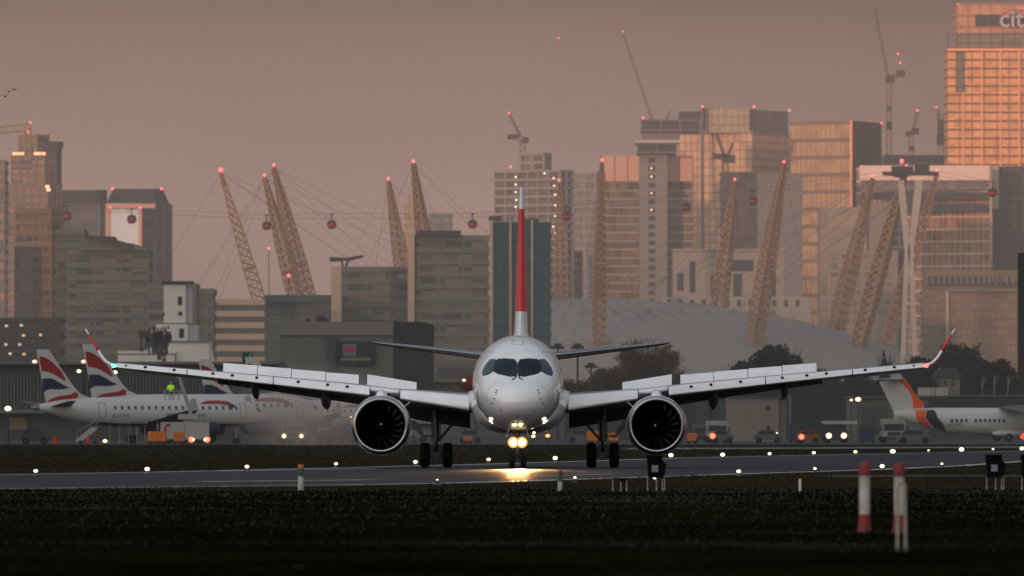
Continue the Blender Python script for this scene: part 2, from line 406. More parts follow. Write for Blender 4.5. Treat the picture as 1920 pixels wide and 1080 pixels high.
for s in (-1, 1):
    wg = MB(); wg.rings([wing_sec(x, s) for x in (1.5, 1.95, 2.6, 3.3, 4.2, 5.1, 6.3, 8, 10, 12, 13.5, 15, 16.5)])
    W = obj('wing', wg, [PGY], jet, smooth=35)
    segs = [(1.98, 4.75), (6.0, 9.9), (9.94, 13.45), (13.49, 16.45)]
    for (a, b) in segs:
        m = MB(); m.rings([slat_sec(a+(b-a)*k/6, s) for k in range(7)]); obj('slat', m, PNT, W, smooth=40)
        # lower lip is grey
    m = MB()
    for x in (6.9, 7.7, 8.9, 10.6, 11.6, 12.4, 14.0, 15.2, 16.0):
        zt, zb, th, c = interp(WT, x); h = zt-zb
        cx, cy, cz = s*x, le(x)-.06+.10-.035, zt-.30*h; r = .055 if x < 15.5 else .035
        m.prism([(cx+r*math.cos(k*math.pi/4)*1.2, cy, cz+r*math.sin(k*math.pi/4)) for k in range(8)], (0, .05, 0))
    obj('slat_track_marking', m, BLK, W)
    # flaps
    for (a, b, La, Lb, da, db) in ((2.0, 5.9, 1.5, 1.2, .98, .70), (6.1, 12.3, 1.15, .8, .52, .30)):
        m = MB(); m.rings([flap_sec(a+(b-a)*k/6, s, La+(Lb-La)*k/6, da+(db-da)*k/6) for k in range(7)]); obj('flap', m, PGY, W, smooth=40)
    m = MB(); m.rings([flap_sec(a, s, .55, .03) for a in (12.4, 13.5, 15, 16.2)]); obj('aileron', m, PNT, W, smooth=40)
    # raised spoilers
    def spo(x0, x1, h0, h1):
        m = MB(); pts = []
        for x, h in ((x0, h0), (x1, h1)):
            zt, zb, th, c = interp(WT, x); y0 = le(x)+.16+.60*c
            pts.append([Vector((s*x, y0, zt)), Vector((s*x, y0+h*1.15, zt+h)), Vector((s*x, y0+h*1.15+.02, zt+h-.02)), Vector((s*x, y0+.06, zt-.02))])
        m.rings(pts); return obj('spoiler', m, PNT, W)
    spo(4.15, 6.15, .33, .46)
    for a, b in ((6.50, 7.83), (7.86, 9.23), (9.26, 10.63), (10.66, 12.05)): spo(a, b, .40, .38)
    # flap track fairings
    for x, r in ((7.85, .21), (10.75, .17)):
        zt, zb, th, c = interp(WT, x); yb = le(x)+.5*c; z0 = zt-th
        m = MB(); rg = []
        for k, (t, rr, dz) in enumerate(((0, .1, -.02), (.12, .6, -.08), (.3, .95, -.16), (.5, 1, -.26), (.7, .9, -.40), (.88, .6, -.52), (1, .08, -.62))):
            rg.append([Vector((s*x+rr*r*math.cos(2*math.pi*i/14), yb+t*3.1, z0+dz+rr*r*1.25*math.sin(2*math.pi*i/14))) for i in range(14)])
        m.rings(rg); obj('flap_track_fairing', m, PGY, W, smooth=True)
    # winglet: white base, red middle, white tip
    def wl(t):      # centre line curve
        pts = [(0, 16.45, 4.13, 4.05-.95), (.12, 16.75, 4.22, 3.25), (.26, 17.02, 4.48, 3.5), (.45, 17.22, 4.80, 3.8), (.95, 17.72, 5.58, 4.5), (1, 17.76, 5.64, 4.58)]
        return smooth_interp(pts, t)
    def wls(t):
        x, z, y = wl(t); x2, z2, y2 = wl(min(t+.02, 1.0)) if t < .98 else wl(t); x1, z1, y1 = wl(max(t-.02, 0))
        dx, dz = x2-x1, z2-z1; n_ = math.hypot(dx, dz); nx, nz = -dz/n_, dx/n_
        c = 1.5*(1-t)**1.0*.75+.42; th = .075-.045*t
        return [Vector((s*(x+nx*a*th), y+k*c, z+nz*a*th)) for a, k in ((0, 0), (.8, .06), (1, .25), (.5, .7), (0, 1), (-.5, .7), (-1, .25), (-.8, .06))]
    for ts, mt, nm in (([0, .06, .12, .18, .24, .30, .36, .42], PNT, 'winglet_base'), ([.42, .55, .7, .84], RED, 'winglet_band'), ([.84, .92, 1], PNT, 'winglet_tip')):
        m = MB(); m.rings([wls(t) for t in ts]); obj(nm, m, mt, W, smooth=True)
    m = MB(); m.ball((s*16.52, 2.92, 4.12), (.10, .14, .075), 12, 8); obj('navigation_light', m, RDN if s > 0 else GRN, W, smooth=True)
    m = MB(); m.box(*sorted((s*16.34, s*16.47)), 2.98, 3.5, 4.03, 4.20); obj('light_housing', m, BLK, W)
    # root fillet
    m = MB(); rg = []
    for x, h, yy in ((1.6, .62, -5.2), (1.75, .52, -4.9), (1.9, .38, -4.65), (2.02, .30, -4.5)):
        rg.append([Vector((s*x, yy, 2.72)), Vector((s*x, yy+.12, 2.72+h*.5)), Vector((s*x, yy+.6, 2.85+h*.5)), Vector((s*x, yy+2, 2.9+h*.5)), Vector((s*x, yy+2, 2.4)), Vector((s*x, yy+.2, 2.72-h))])
    m.rings(rg); obj('root_fillet', m, PNT, W, smooth=True)
    # root landing light, two lenses one above the other
    for (qx, qz, rx, rz_) in ((1.11, 1.83, .13, .065), (1.03, 1.95, .075, .04)):
        m = MB(); pts = [(s*qx+rx*math.cos(t*math.pi/6)-s*0.0, qz+rz_*math.sin(t*math.pi/6)+s*.45*rx*math.cos(t*math.pi/6)*s*s*(1 if s < 0 else 1)*(1)) for t in range(12)]
        pts = [(s*(qx+rx*math.cos(t*math.pi/6)), qz+rz_*math.sin(t*math.pi/6)+.40*rx*math.cos(t*math.pi/6)) for t in range(12)]
        drape(m, pts, fb, (0, 1, 0), .02, 2, 1, swap=front); obj('lower_body_light', m, LMS, jet)
    # ---------------- engine
    ex, ez, ey = 5.46, 1.70, -7.0
    E = obj('engine_nacelle', MB().revolve([(.42, 1.165), (.7, 1.185), (1.2, 1.20), (2.0, 1.17), (2.8, 1.05), (3.3, .93), (3.3, .86), (2.6, .80)], (s*ex, ey, ez), n=64), PNT, jet, smooth=True)
    obj('inlet_lip', MB().revolve([(.425, 1.166), (.25, 1.15), (.12, 1.12), (.03, 1.07), (0, 1.03), (.03, .985), (.10, .955), (.22, .935)], (s*ex, ey, ez), n=64), SIL, E, smooth=True)
    obj('inlet_duct', MB().revolve([(.21, .935), (.5, .92), (1.1, .94), (1.3, .94), (1.3, .3), (1.3, .02)], (s*ex, ey, ez), n=64), DUCT, E, smooth=40)
    for k in range(18):
        a0 = 2*math.pi*k/18+.1; m = MB(); top, bot = [], []
        for j in range(7):
            r = .26+.655*j/6; sw = .16*(j/6)**2; tw = R(28+34*j/6); ch = .15+.06*math.sin(math.pi*j/6)
            row = []
            for q in (-1, -.3, .4, 1):
                tt = a0+sw*.5+(q*ch*.5*math.sin(tw)*1.25)/max(r, .3)
                row.append(Vector((s*ex+r*math.cos(tt), ey+1.0+q*ch*.5*math.cos(tw)-.03*(1-q*q), ez+r*math.sin(tt))))
            top.append(row)
        m.rings(top, closed=False, cap=False); obj('fan_blade', m, BLD, E, smooth=True)
    obj('spinner', MB().revolve([(.60, .004), (.64, .08), (.74, .17), (.9, .25), (1.05, .28)], (s*ex, ey, ez), n=24), DUCT, E, smooth=True)
    m = MB(); sp_ = []
    for k in range(9):
        t = k/8; a0 = 2.4+t*2.0*s; r = .02+.05*t; wd_ = .028*(1-t)+.006
        sp_.append([Vector((s*ex+(r+q)*math.cos(a0), ey+.575+r*.6, ez+(r+q)*math.sin(a0))) for q in (0, wd_)])
    m.rings(sp_, closed=False, cap=False); obj('spinner_swirl', m, M('swirl_white', (.9, .9, .9), .4, haze_mix=False), E)
    obj('exhaust_cone', MB().revolve([(2.6, .8), (2.9, .62), (3.9, .48), (4.5, .2), (4.9, .02)], (s*ex, ey, ez), n=24), MET, E, smooth=True)
    # pylon, with the white collar over it
    m = MB(); rg = []
    for y, hw, zt_, zb_ in ((-6.35, .10, 2.92, 2.8), (-6.1, .19, 3.05, 2.7), (-5.4, .22, 3.12, 2.6), (-4.2, .23, 3.14, 2.5), (-2.4, .2, 3.12, 2.45), (0, .12, 2.9, 2.5)):
        rg.append([Vector((s*ex+hw*math.cos(2*math.pi*i/14), y, (zt_+zb_)/2+(zt_-zb_)/2*math.sin(2*math.pi*i/14))) for i in range(14)])
    m.rings(rg); obj('pylon', m, PNT, E, smooth=True)
    zt = interp(WT, ex)[0]
    m = MB(); m.rings([[Vector((s*x, le(x)+.02+a, interp(WT, x)[0]+b)) for a, b in ((.5, 0), (.12, -.03), (0, -.11), (.05, -.2), (.5, -.22))] for x in (4.79, 5.1, 5.46, 5.7, 5.96)]); obj('pylon_collar', m, PNT, W, smooth=True)
    # nacelle strake and drain
    m = MB(); m.prism([(s*(ex-.93), ey+.9, ez+.72), (s*(ex-1.13), ey+1.3, ez+.90), (s*(ex-1.16), ey+1.8, ez+.92), (s*(ex-.9), ey+2, ez+.72)], (0, 0, .035)); obj('strake', m, PNT, E)
    # ---------------- main gear
    gx = 3.36
    GR = obj('main_gear', MB().tube((s*gx, .1, 2.5), (s*gx, 0, 1.05), .135, .125, 14).tube((s*gx, 0, 1.1), (s*gx, 0, .50), .085, .085, 12), MET, jet, smooth=40)
    obj('axle', MB().tube((s*(gx-.46), 0, .49), (s*(gx+.46), 0, .49), .07, n=10).box(s*gx-.13, s*gx+.13, -.12, .12, .38, .62), MET, GR, smooth=40)
    m = MB(); m.tube((s*(gx-.1), 0, 1.1), (s*(gx-.98), .1, 2.12), .055, .05, 8); m.tube((s*(gx-.1), 0, 1.15), (s*(gx-.05), .5, 2.3), .04, n=6); obj('side_brace', m, MET, GR, smooth=40)
    m = MB(); m.tube((s*gx, -.18, .62), (s*gx, -.32, .85), .035, n=6); m.tube((s*gx, -.32, .85), (s*gx, -.16, 1.1), .035, n=6); m.tube((s*gx-.16, -.1, .6), (s*gx-.17, -.05, 1.9), .022, n=6); m.tube((s*gx+.16, -.1, .6), (s*gx+.17, -.05, 1.9), .018, n=6); obj('torque_link', m, MET, GR, smooth=40)
    for q in (-1, 1):
        wx = s*gx+q*.455
        T = obj('wheel', MB().revolve([(-.19, .28), (-.20, .36), (-.18, .45), (-.10, .492), (0, .498), (.10, .492), (.18, .45), (.20, .36), (.19, .28)], (wx, 0, .50), 'X', 32), BLK, GR, smooth=60)
        m = MB(); m.revolve([(-.15, .02), (-.16, .14), (-.10, .2), (-.17, .285), (.17, .285), (.10, .2), (.16, .14), (.15, .02)], (wx, 0, .50), 'X', 20); obj('wheel_rim', m, MET, GR, smooth=40)
    m = MB(); dp = [(s*(gx+1.02), -.1, 1.92), (s*(gx+.82), -.1, 1.86), (s*(gx+.62), -.12, 1.60), (s*(gx+.50), -.15, 1.32), (s*(gx+.38), -.15, 1.26), (s*(gx+.36), -.12, 1.20), (s*(gx+.56), -.12, 1.22), (s*(gx+.80), -.12, 1.48), (s*(gx+1.0), -.1, 1.70)]
    m.prism(dp, (0, 1.1, 0)); obj('gear_door', m, PGY, GR)
    m = MB(); m.tube((s*(gx+.1), 0, 1.25), (s*(gx+.42), -.1, 1.28), .03, n=6); obj('door_link', m, MET, GR)
    # ---------------- tailplane
    m = MB(); rg = []
    for x, y0, c, zc_2, th in ((.8, 12.6, 3.3, 4.55, .17), (1.5, 12.95, 3.1, 4.63, .16), (4, 14.3, 2.1, 4.92, .11), (5.9, 15.3, 1.45, 5.14, .07), (6.22, 15.6, 1.2, 5.18, .03)):
        rg.append([Vector((s*x, y0+k*c, zc_2+a*th)) for a, k in ((0, 0), (.6, .03), (1, .2), (.7, .6), (0, 1), (-.9, .6), (-1.2, .2), (-.8, .03))])
    m.rings(rg); ST = obj('tailplane', m, PGY, jet, smooth=40)
    m = MB(); rg = []
    for x, y0, zc_2, th in ((1.2, 12.76, 4.6, .10), (4, 14.26, 4.92, .07), (5.9, 15.26, 5.14, .05), (6.25, 15.55, 5.19, .03)):
        rg.append([Vector((s*x, y0+k, zc_2+a*th)) for a, k in ((0, -.03), (.7, .05), (.9, .2), (-.2, .2), (-.5, .05))])
    m.rings(rg); obj('leading_edge', m, SIL, ST, smooth=40)
# ---------------- nose gear
ny = -13.1
NG = obj('nose_gear', MB().tube((0, ny+.2, 1.75), (0, ny, .75), .085, .08, 12).tube((0, ny, .8), (0, ny, .33), .055, n=10), MET, jet, smooth=40)
obj('axle', MB().tube((-.25, ny, .31), (.25, ny, .31), .05, n=8), MET, NG)
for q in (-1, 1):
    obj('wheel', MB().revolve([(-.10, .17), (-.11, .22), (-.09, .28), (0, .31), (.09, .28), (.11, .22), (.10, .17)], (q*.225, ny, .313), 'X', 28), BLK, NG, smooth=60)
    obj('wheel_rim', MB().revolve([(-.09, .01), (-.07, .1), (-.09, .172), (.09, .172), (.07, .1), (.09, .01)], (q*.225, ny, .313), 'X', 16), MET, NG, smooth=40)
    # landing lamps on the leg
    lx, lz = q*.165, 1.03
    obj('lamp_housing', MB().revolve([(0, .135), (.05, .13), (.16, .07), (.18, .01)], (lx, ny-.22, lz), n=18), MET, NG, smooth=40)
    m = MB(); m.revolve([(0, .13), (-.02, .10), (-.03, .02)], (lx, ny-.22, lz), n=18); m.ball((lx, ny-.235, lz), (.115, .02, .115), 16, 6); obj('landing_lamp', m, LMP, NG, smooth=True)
    obj('halo_ring', MB().revolve([(-.012, .13), (-.04, .18), (-.01, .22)], (lx, ny-.22, lz), n=20), M('lamp_halo', (1, .5, .1), .3, haze_mix=False, emis=.9, ecol=(1, .42, .07)), NG, smooth=True)  # emissive ring added to stand in for the lamp's glow halo
    obj('taxi_lamp', MB().ball((q*.105, ny-.45, 1.80), (.035, .03, .035), 10, 6), LMS, NG, smooth=True)
    m = MB(); m.prism([(q*.30, ny-1.1, 1.72), (q*.30, ny+1.0, 1.62), (q*.42, ny+.95, 1.20), (q*.42, ny-1.0, 1.22)], (.02*q, 0, 0)); obj('nose_gear_door', m, PNT, NG)
m = MB(); m.tube((0, ny, 1.0), (0, ny+.75, 1.7), .04, n=8); m.tube((0, ny-.12, .45), (0, ny-.25, .62), .025, n=6); m.tube((0, ny-.25, .62), (0, ny-.1, .82), .025, n=6); m.box(-.17, .17, ny-.12, ny+.08, .97, 1.07); obj('drag_strut', m, MET, NG)
# the lit landing lamps throw real light on the runway
for q in (-1, 1):
    sl = bpy.data.lights.new('landing_beam', 'SPOT'); sl.energy = 13000; sl.color = (1, .50, .16); sl.spot_size = R(26); sl.spot_blend = 1.0; sl.shadow_soft_size = .1
    o = bpy.data.objects.new('landing_beam', sl); C.objects.link(o); o.parent = NG; o.location = (q*.165, ny-.42, 1.03)
    o.rotation_euler = Vector((0, 1, .16)).to_track_quat('Z', 'Y').to_euler()
# second pair of small lamps under the fuselage on the right
obj('belly_light', MB().ball((.62, -9.0, 1.40), (.06, .05, .05), 10, 6), LMS, jet, smooth=True)
# ================================================================== GROUND
EARTH = M('earth_green_brown', (.010, .0095, .005), 1., haze_mix=False, col2=(.021, .0185, .009), nscale=1.0, nmap=(.16, .085, 1), spec=.1)
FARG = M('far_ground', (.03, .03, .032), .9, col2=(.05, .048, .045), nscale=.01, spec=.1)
ASPH = M('asphalt', (.010, .010, .012), .5, haze_mix=False, col2=(.026, .026, .030), nscale=1.0, nmap=(.30, .035, 1), spec=.06, bump=.15)
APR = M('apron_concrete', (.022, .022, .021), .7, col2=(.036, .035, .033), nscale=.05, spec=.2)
PAINT = M('runway_paint', (.80, .80, .82), .3, haze_mix=False, col2=(.30, .30, .32), nscale=.8)
m = MB()
for (y0, y1) in ((-300, 60), (60, 905)): m.add([(-900, y0, 0), (900, y0, 0), (900, y1, 0), (-900, y1, 0)], [(0, 1, 2, 3)])
tag(obj('airfield_grass', m, EARTH), 'dark short grass of the airfield either side of the runway', None, kind='structure')
m = MB().add([(-9000, 905, 0), (9000, 905, 0), (14000, 30000, 0), (-14000, 30000, 0)], [(0, 1, 2, 3)])
tag(obj('distant_ground', m, FARG), 'dark ground running back under the city', None, kind='structure')
m = MB().add([(-200, 905, .02), (200, 905, .02), (260, 1290, .02), (-260, 1290, .02)], [(0, 1, 2, 3)])
tag(obj('apron', m, APR), 'concrete parking apron behind the runway', None, kind='structure')
def gp(px, py, z=0):
    v = G(px, py); v.z = z; return v
near = [(0, 918.5), (300, 915), (640, 911.5), (820, 908), (960, 904.5), (1130, 899), (1300, 893), (1450, 888.5), (1650, 882), (1800, 875), (1920, 866)]
far = [(0, 889.5), (300, 884.5), (640, 876.5), (900, 870), (1100, 864), (1280, 858), (1500, 853.5), (1700, 849.5), (1920, 845)]
def edge(pts, ext0, ext1, z):
    g = [gp(*p, z) for p in pts]
    a = g[0]-(g[1]-g[0]).normalized()*ext0; b = g[-1]+(g[-1]-g[-2]).normalized()*ext1
    return [a]+g+[b]
EN, EF = edge(near, 140, 500, .006), edge(far, 200, 300, .006)
def along(poly, t):
    ln = [0]
    for a, b in zip(poly, poly[1:]): ln.append(ln[-1]+(b-a).length)
    d_ = t*ln[-1]
    for i in range(len(poly)-1):
        if d_ <= ln[i+1] or i == len(poly)-2: return poly[i].lerp(poly[i+1], (d_-ln[i])/max(ln[i+1]-ln[i], 1e-6))
def strip(A, B, n=60):
    m = MB(); a = [along(A, k/n) for k in range(n+1)]; b = [along(B, k/n) for k in range(n+1)]
    m.add(a+b, [(i, i+1, n+2+i, n+1+i) for i in range(n)]); return m
m = strip(EN, EF); tag(obj('runway', m, ASPH), 'damp dark asphalt runway crossing behind the near grass', None, kind='structure')
# edge lines, as ribbons on the tarmac
def ribbon(poly, wdt, z):
    m = MB(); a, b = [], []
    for i, p in enumerate(poly):
        q = poly[min(i+1, len(poly)-1)]-poly[max(i-1, 0)]; nrm = Vector((-q.y, q.x, 0)).normalized()*wdt*.5
        a.append(Vector((*(p+nrm).xy, z))); b.append(Vector((*(p-nrm).xy, z)))
    n = len(poly); m.add(a+b, [(i, i+1, n+i+1, n+i) for i in range(n-1)]); return m
def marks(name, pts, wdt, z=.011, lab=''):
    g = [gp(*p, z) for p in pts]
    tag(obj(name, ribbon(g, wdt, z), PAINT), lab, None, kind='structure')
marks('edge_line', [(0, 916.8), (300, 913.5), (640, 910), (820, 906.7), (960, 903), (1130, 897.6), (1300, 891.8), (1450, 887), (1650, 880.6), (1800, 873.8), (1918, 865.3)], .55, lab='white edge line along the near side of the runway')
marks('edge_line', [(0, 890.5), (300, 885.4), (640, 877.4), (900, 870.8), (1100, 864.8), (1280, 858.7), (1500, 854.1), (1700, 850), (1920, 845.5)], .50, lab='white edge line along the far side of the runway')
marks('centre_marking', [(372, 903.6), (500, 902.2), (600, 901.2), (700, 900)], .75, lab='short white dash on the runway left of the jet')
marks('centre_marking', [(395, 883.5), (560, 881), (700, 879.2)], .7, lab='faint white dash on the runway beyond the first')
marks('centre_marking', [(845, 880), (960, 879), (1100, 880.2), (1225, 880)], .40, lab='white line across the runway under the jet')
marks('centre_marking', [(1000, 893), (1090, 891), (1150, 889)], .25, lab='short white dash right of the nose wheels')
# slip road forking off right, and the far taxiway
m = strip(edge([(1560, 895), (1700, 893.6), (1920, 893.8)], 1, 60, .005), edge([(1560, 891.2), (1700, 890.8), (1920, 891)], 1, 60, .005), 12)
tag(obj('slip_road', m, ASPH), 'narrow paved strip forking off the runway at the right', None, kind='structure')
m = strip(edge([(1180, 842.5), (1400, 841.8), (1920, 839)], 1, 60, .005), edge([(1180, 840), (1400, 839.6), (1920, 837)], 1, 60, .005), 12)
tag(obj('far_taxiway', m, M('pale_tarmac', (.12, .115, .11), .5, haze_mix=False)), 'thin pale taxiway beyond the runway', None, kind='structure')

# grass blades
def blades(name, lab, n, dmin, dmax, hmin, hmax, mat, keep, seed):
    import numpy as np
    r = np.random.RandomState(seed); V = []
    tot = 0; out = []
    while tot < n:
        k = n*2; u = r.rand(k); D = 1/(1/dmin+u*(1/dmax-1/dmin)); px = -60+2040*r.rand(k); X = (px-960)/F*D
        ok = keep(px, D); out.append(np.stack([X[ok], D[ok]], 1)); tot += int(ok.sum())
    p = np.concatenate(out)[:n]; n = len(p)
    nz = np.array([noise.noise(Vector((a*.13, b*.11, seed)))+.5*noise.noise(Vector((a*.6, b*.4, seed))) for a, b in p])
    h = (hmin+(hmax-hmin)*r.rand(n)**2)*(1+1.2*nz).clip(.15); an = r.rand(n)*math.pi; wd_ = .010+.012*r.rand(n)+p[:, 1]*4e-5
    ln = (r.rand(n, 2)-.5)*.8*h[:, None]
    a = np.stack([p[:, 0]-np.cos(an)*wd_, p[:, 1]-np.sin(an)*wd_, np.zeros(n)], 1); b = np.stack([p[:, 0]+np.cos(an)*wd_, p[:, 1]+np.sin(an)*wd_, np.zeros(n)], 1)
    c = np.stack([p[:, 0]+ln[:, 0], p[:, 1]+ln[:, 1], h], 1)
    v = np.stack([a, b, c], 1).reshape(-1, 3)
    me = bpy.data.meshes.new(name); me.from_pydata(v.tolist(), [], np.arange(3*n).reshape(-1, 3).tolist()); me.materials.append(mat)
    o = link(name, me); tag(o, lab, None, kind='stuff'); return o
import numpy as np
nx_, ny_ = [q[0] for q in near], [q[1] for q in near]
def near_keep(px, D):
    py = HOR+F*HC/D; return py > np.interp(px, nx_, ny_)+1.2
GB = M('grass_blades', (.004, .004, .0018), 1., haze_mix=False, col2=(.012, .0115, .005), nscale=1.0, nmap=(.16, .085, .2), spec=0.)
GB2 = M('dry_grass_blades', (.016, .0145, .007), .8, haze_mix=False, col2=(.034, .027, .013), nscale=.08, spec=.15)
blades('grass', 'rough dark grass in front of the runway', 150000, 92, 232, .02, .06, GB, near_keep, 3)
def fork_keep(px, D):
    py = HOR+F*HC/D; e = np.interp(px, nx_, ny_); return (py > e+1.0) & (py < 918) & ~((px > 1560) & (py > 890) & (py < 896))
blades('grass_verge', 'thin pale grass verge along the near runway edge at the right', 26000, 228, 420, .03, .08, GB2, fork_keep, 5)
fx_, fy_ = [q[0] for q in far], [q[1] for q in far]
def far_keep(px, D):
    py = HOR+F*HC/D; e = np.interp(px, fx_, fy_); return (py < e-.8) & ~((px > 1180) & (py > 836.5) & (py < 843))
blades('grass_field', 'dry brown grass field between the runway and the apron', 60000, 300, 900, .04, .13, GB2, far_keep, 6)

# ================================================================== RUNWAY LIGHTS
RL = M('runway_lamp_glow', (1, .9, .75), .3, haze_mix=False, emis=3.2, ecol=(1, .76, .46))
def runway_light(px, py, r, lab, grp):
    g = gp(px, py+3, 0); t = thing('runway_light', lab, 'runway light', g, group=grp)
    obj('base', MB().revolve([(0, .13), (.03, .13), (.05, .05), (.09, .05)], (0, 0, 0), 'Z', 12), MET, t)
    m = MB(); r *= .78; zc = max(.16, 3*g.y/F); m.tube((0, 0, .05), (0, 0, zc), .03, n=8); obj('stem', m, MET, t)
    obj('lamp_lens', MB().ball((0, 0, zc), (r, r, r*.75), 12, 8), RL, t, smooth=True)
FARL = [(67, 889, 5), (276, 885, 6), (463, 880, 5), (630, 874, 4.2), (779, 870, 5), (916, 865, 4.6), (1041, 862, 5.5), (1258, 856, 5.5), (1355, 855, 5.5), (1443, 853, 4), (1526, 851, 4.2), (1604, 849, 4.2), (1674, 848, 6.2), (1741, 846, 2.2), (1803, 844, 5.8), (1862, 843, 2.6), (1916, 842, 5)]
for px, py, r in FARL: runway_light(px, py, r/F*(F*HC/(py+3-HOR)), 'warm white lamp in the row along the far edge of the runway', 'lamps along the far runway edge')
for px, py, r in [(820, 908, 2.6), (1078, 903, 3.4), (1228, 903, 5), (1385, 890, 5.2), (1528, 884, 3.6), (1654, 879, 5.6), (1766, 874, 3)]:
    runway_light(px, py, r/F*(F*HC/(py+3-HOR)), 'warm white lamp in the row along the near edge of the runway', 'lamps along the near runway edge')

# ================================================================== MARKERS NEAR THE CAMERA
WPL = M('white_marker_plastic', (.52, .50, .46), .55, haze_mix=False, col2=(.24, .22, .19), nscale=4, nmap=(1, 1, .6))
RPL = M('red_marker_plastic', (.26, .016, .008), .6, haze_mix=False, col2=(.11, .010, .006), nscale=4)
def bollard(px, yb, yt, wpx, lab):
    g = gp(px, yb); D = g.y; k = D/F; h = (yb-yt)*k; r = wpx*k*.5
    t = thing('marker_post', lab, 'marker post', g)
    obj('base', MB().revolve([(0, r*1.35), (.02, r*1.35), (h*.08, r*1.15), (h*.26, r*.98)], (0, 0, 0), 'Z', 24), RPL, t, smooth=40)
    obj('tube', MB().revolve([(h*.26, r*.97), (h*.81, r*.97)], (0, 0, 0), 'Z', 24), WPL, t, smooth=40)
    obj('cap', MB().revolve([(h*.805, r*1.12), (h*.94, r*1.12), (h*.985, r*.8), (h, .01)], (0, 0, 0), 'Z', 24), RPL, t, smooth=50)
bollard(1621, 999, 865, 21, 'white marker post with red cap and red base standing free in the near grass')
bollard(1686, 1000, 867, 20, 'white marker post with red cap behind the pale bent hoop in the near grass')
g = gp(1690, 1037); t = thing('hoop_stake', 'thin pale hoop of bent tube in front of a red-capped post', 'stake', g)
k = g.y/F; m = MB(); pts = [Vector((-7*k, 0, 0))]+[Vector((-7*k*math.cos(a), .0, 122*k+10*k*math.sin(a))) for a in [i*math.pi/8 for i in range(9)]]+[Vector((8*k, 0, 0))]
for a, b in zip(pts, pts[1:]): m.tube(a, b, 3.2*k, n=10)
obj('bent_tube', m, M('pale_tube', (.34, .32, .25), .5, haze_mix=False, col2=(.24, .22, .17), nscale=5), t, smooth=50)
obj('ground_sleeve', MB().tube((-7*k, 0, 0), (-7*k, 0, 12*k), 4.5*k, n=10).tube((8*k, 0, 0), (8*k, 0, 12*k), 4.5*k, n=10), M('sleeve_grey', (.1, .1, .09), .6, haze_mix=False), t)
OG = M('orange_cap', (.55, .14, .02), .5, haze_mix=False); DG = M('green_band', (.01, .09, .045), .5, haze_mix=False)
def stake(px, yb, yt, w_, segs, lab):
    g = gp(px, yb); k = g.y/F; h = (yb-yt)*k; r = w_*k*.5; t = thing('edge_marker', lab, 'edge marker', g)
    for (a, b, nm, mt) in segs: obj(nm, MB().revolve([(a*h, r), (b*h-.004, r), (b*h, r*.85), (b*h+.002, .005)] if b == 1 else [(a*h, r), (b*h, r)], (0, 0, 0), 'Z', 16), mt, t, smooth=40)
stake(564, 920, 871, 11, [(0, .55, 'tube', WPL), (.55, .86, 'green_band', DG), (.86, 1, 'cap', OG)], 'white stake with green band and orange cap at the runway edge on the left')
stake(1050, 921, 882, 9, [(0, .45, 'tube', WPL), (.45, .85, 'green_band', DG), (.85, 1, 'cap', RPL)], 'small stake with dark green top and red cap below the jet')
stake(1500, 921, 898, 5, [(0, .8, 'tube', M('cream_tube', (.62, .58, .42), .5, haze_mix=False)), (.8, 1, 'cap', M('yellow_cap', (.7, .6, .1), .5, haze_mix=False))], 'short thin white stake in the grass left of the bollards')
BX = M('sign_box_black', (.004, .004, .005), .7, haze_mix=False, spec=.05); LG = M('leg_steel', (.34, .34, .35), .4, .7, haze_mix=False)
def boxunit(px, yb, lab, full=True):
    g = gp(px, yb); k = g.y/F; t = thing('approach_light_box', lab, 'light unit', g)
    if full:
        m = MB(); m.prism([(-17*k, -.1, 66*k), (-15*k, -.1, 28*k), (-12*k, -.1, 24*k), (12*k, -.1, 24*k), (17*k, -.1, 30*k), (19*k, -.1, 50*k), (13*k, -.1, 56*k), (11*k, -.1, 66*k)], (0, .5, 0)); m.box(-18*k, 12*k, -.13, .45, 62*k, 66.5*k)
        o = obj('housing', m, BX, t)
        obj('label_plate', MB().box(-8*k, 4*k, -.112, -.10, 35*k, 48*k), M('label_grey', (.16, .18, .21), .5, haze_mix=False), o)
        lg = [(-16*k, 24*k), (1*k, 24*k), (12*k, 26*k), (16*k, 30*k)]
    else:
        m = MB(); m.box(-13*k, 16*k, -.08, .08, 22*k, 25*k); m.prism([(-1*k, -.06, 22*k), (2*k, -.06, 18*k), (12*k, -.06, 18*k), (12*k, -.06, 22*k)], (0, .12, 0)); obj('crossbar', m, BX, t)
        lg = [(-12*k, 24*k), (3*k, 20*k), (14*k, 24*k)]
    for lx, lh in lg:
        m = MB(); m.tube((lx, 0, 0), (lx, 0, lh), 1.0*k, n=8); m.tube((lx, 0, 0), (lx, 0, 5*k), 1.7*k, n=8); obj('leg', m, LG, t)
boxunit(1230, 920, 'black box unit with square label on thin legs under the right engine')
boxunit(1866, 919, 'black box unit with square label on thin legs near the right edge')
boxunit(1932, 919, 'black box unit cut by the right edge of the picture')
boxunit(1161, 921, 'low black crossbar stand on three thin legs', False)
# birds
for i, (px, py, a, d_) in enumerate(((10, 181, .5, 'lowest of the small birds at upper left'), (17, 172, .3, 'middle one of the small birds at upper left'), (27, 168, .6, 'highest of the small birds at upper left'))):
    c = P(px, py, 700); t = thing('bird', d_+', dark and in flight', 'bird', c, rz=a); m = MB()
    m.ball((0, 0, 0), (.06, .16, .05), 8, 6)
    obj('body', m, BX, t)
    m = MB()
    for s in (-1, 1):
        m.rings([[Vector((s*x, y-.06, z)), Vector((s*x, y+.07*(1-x), z+.005)), Vector((s*x, y+.0, z-.008))] for x, y, z in ((.02, 0, .02), (.18, -.02, .09), (.36, .05, .05))])
    obj('wings', m, BX, t)

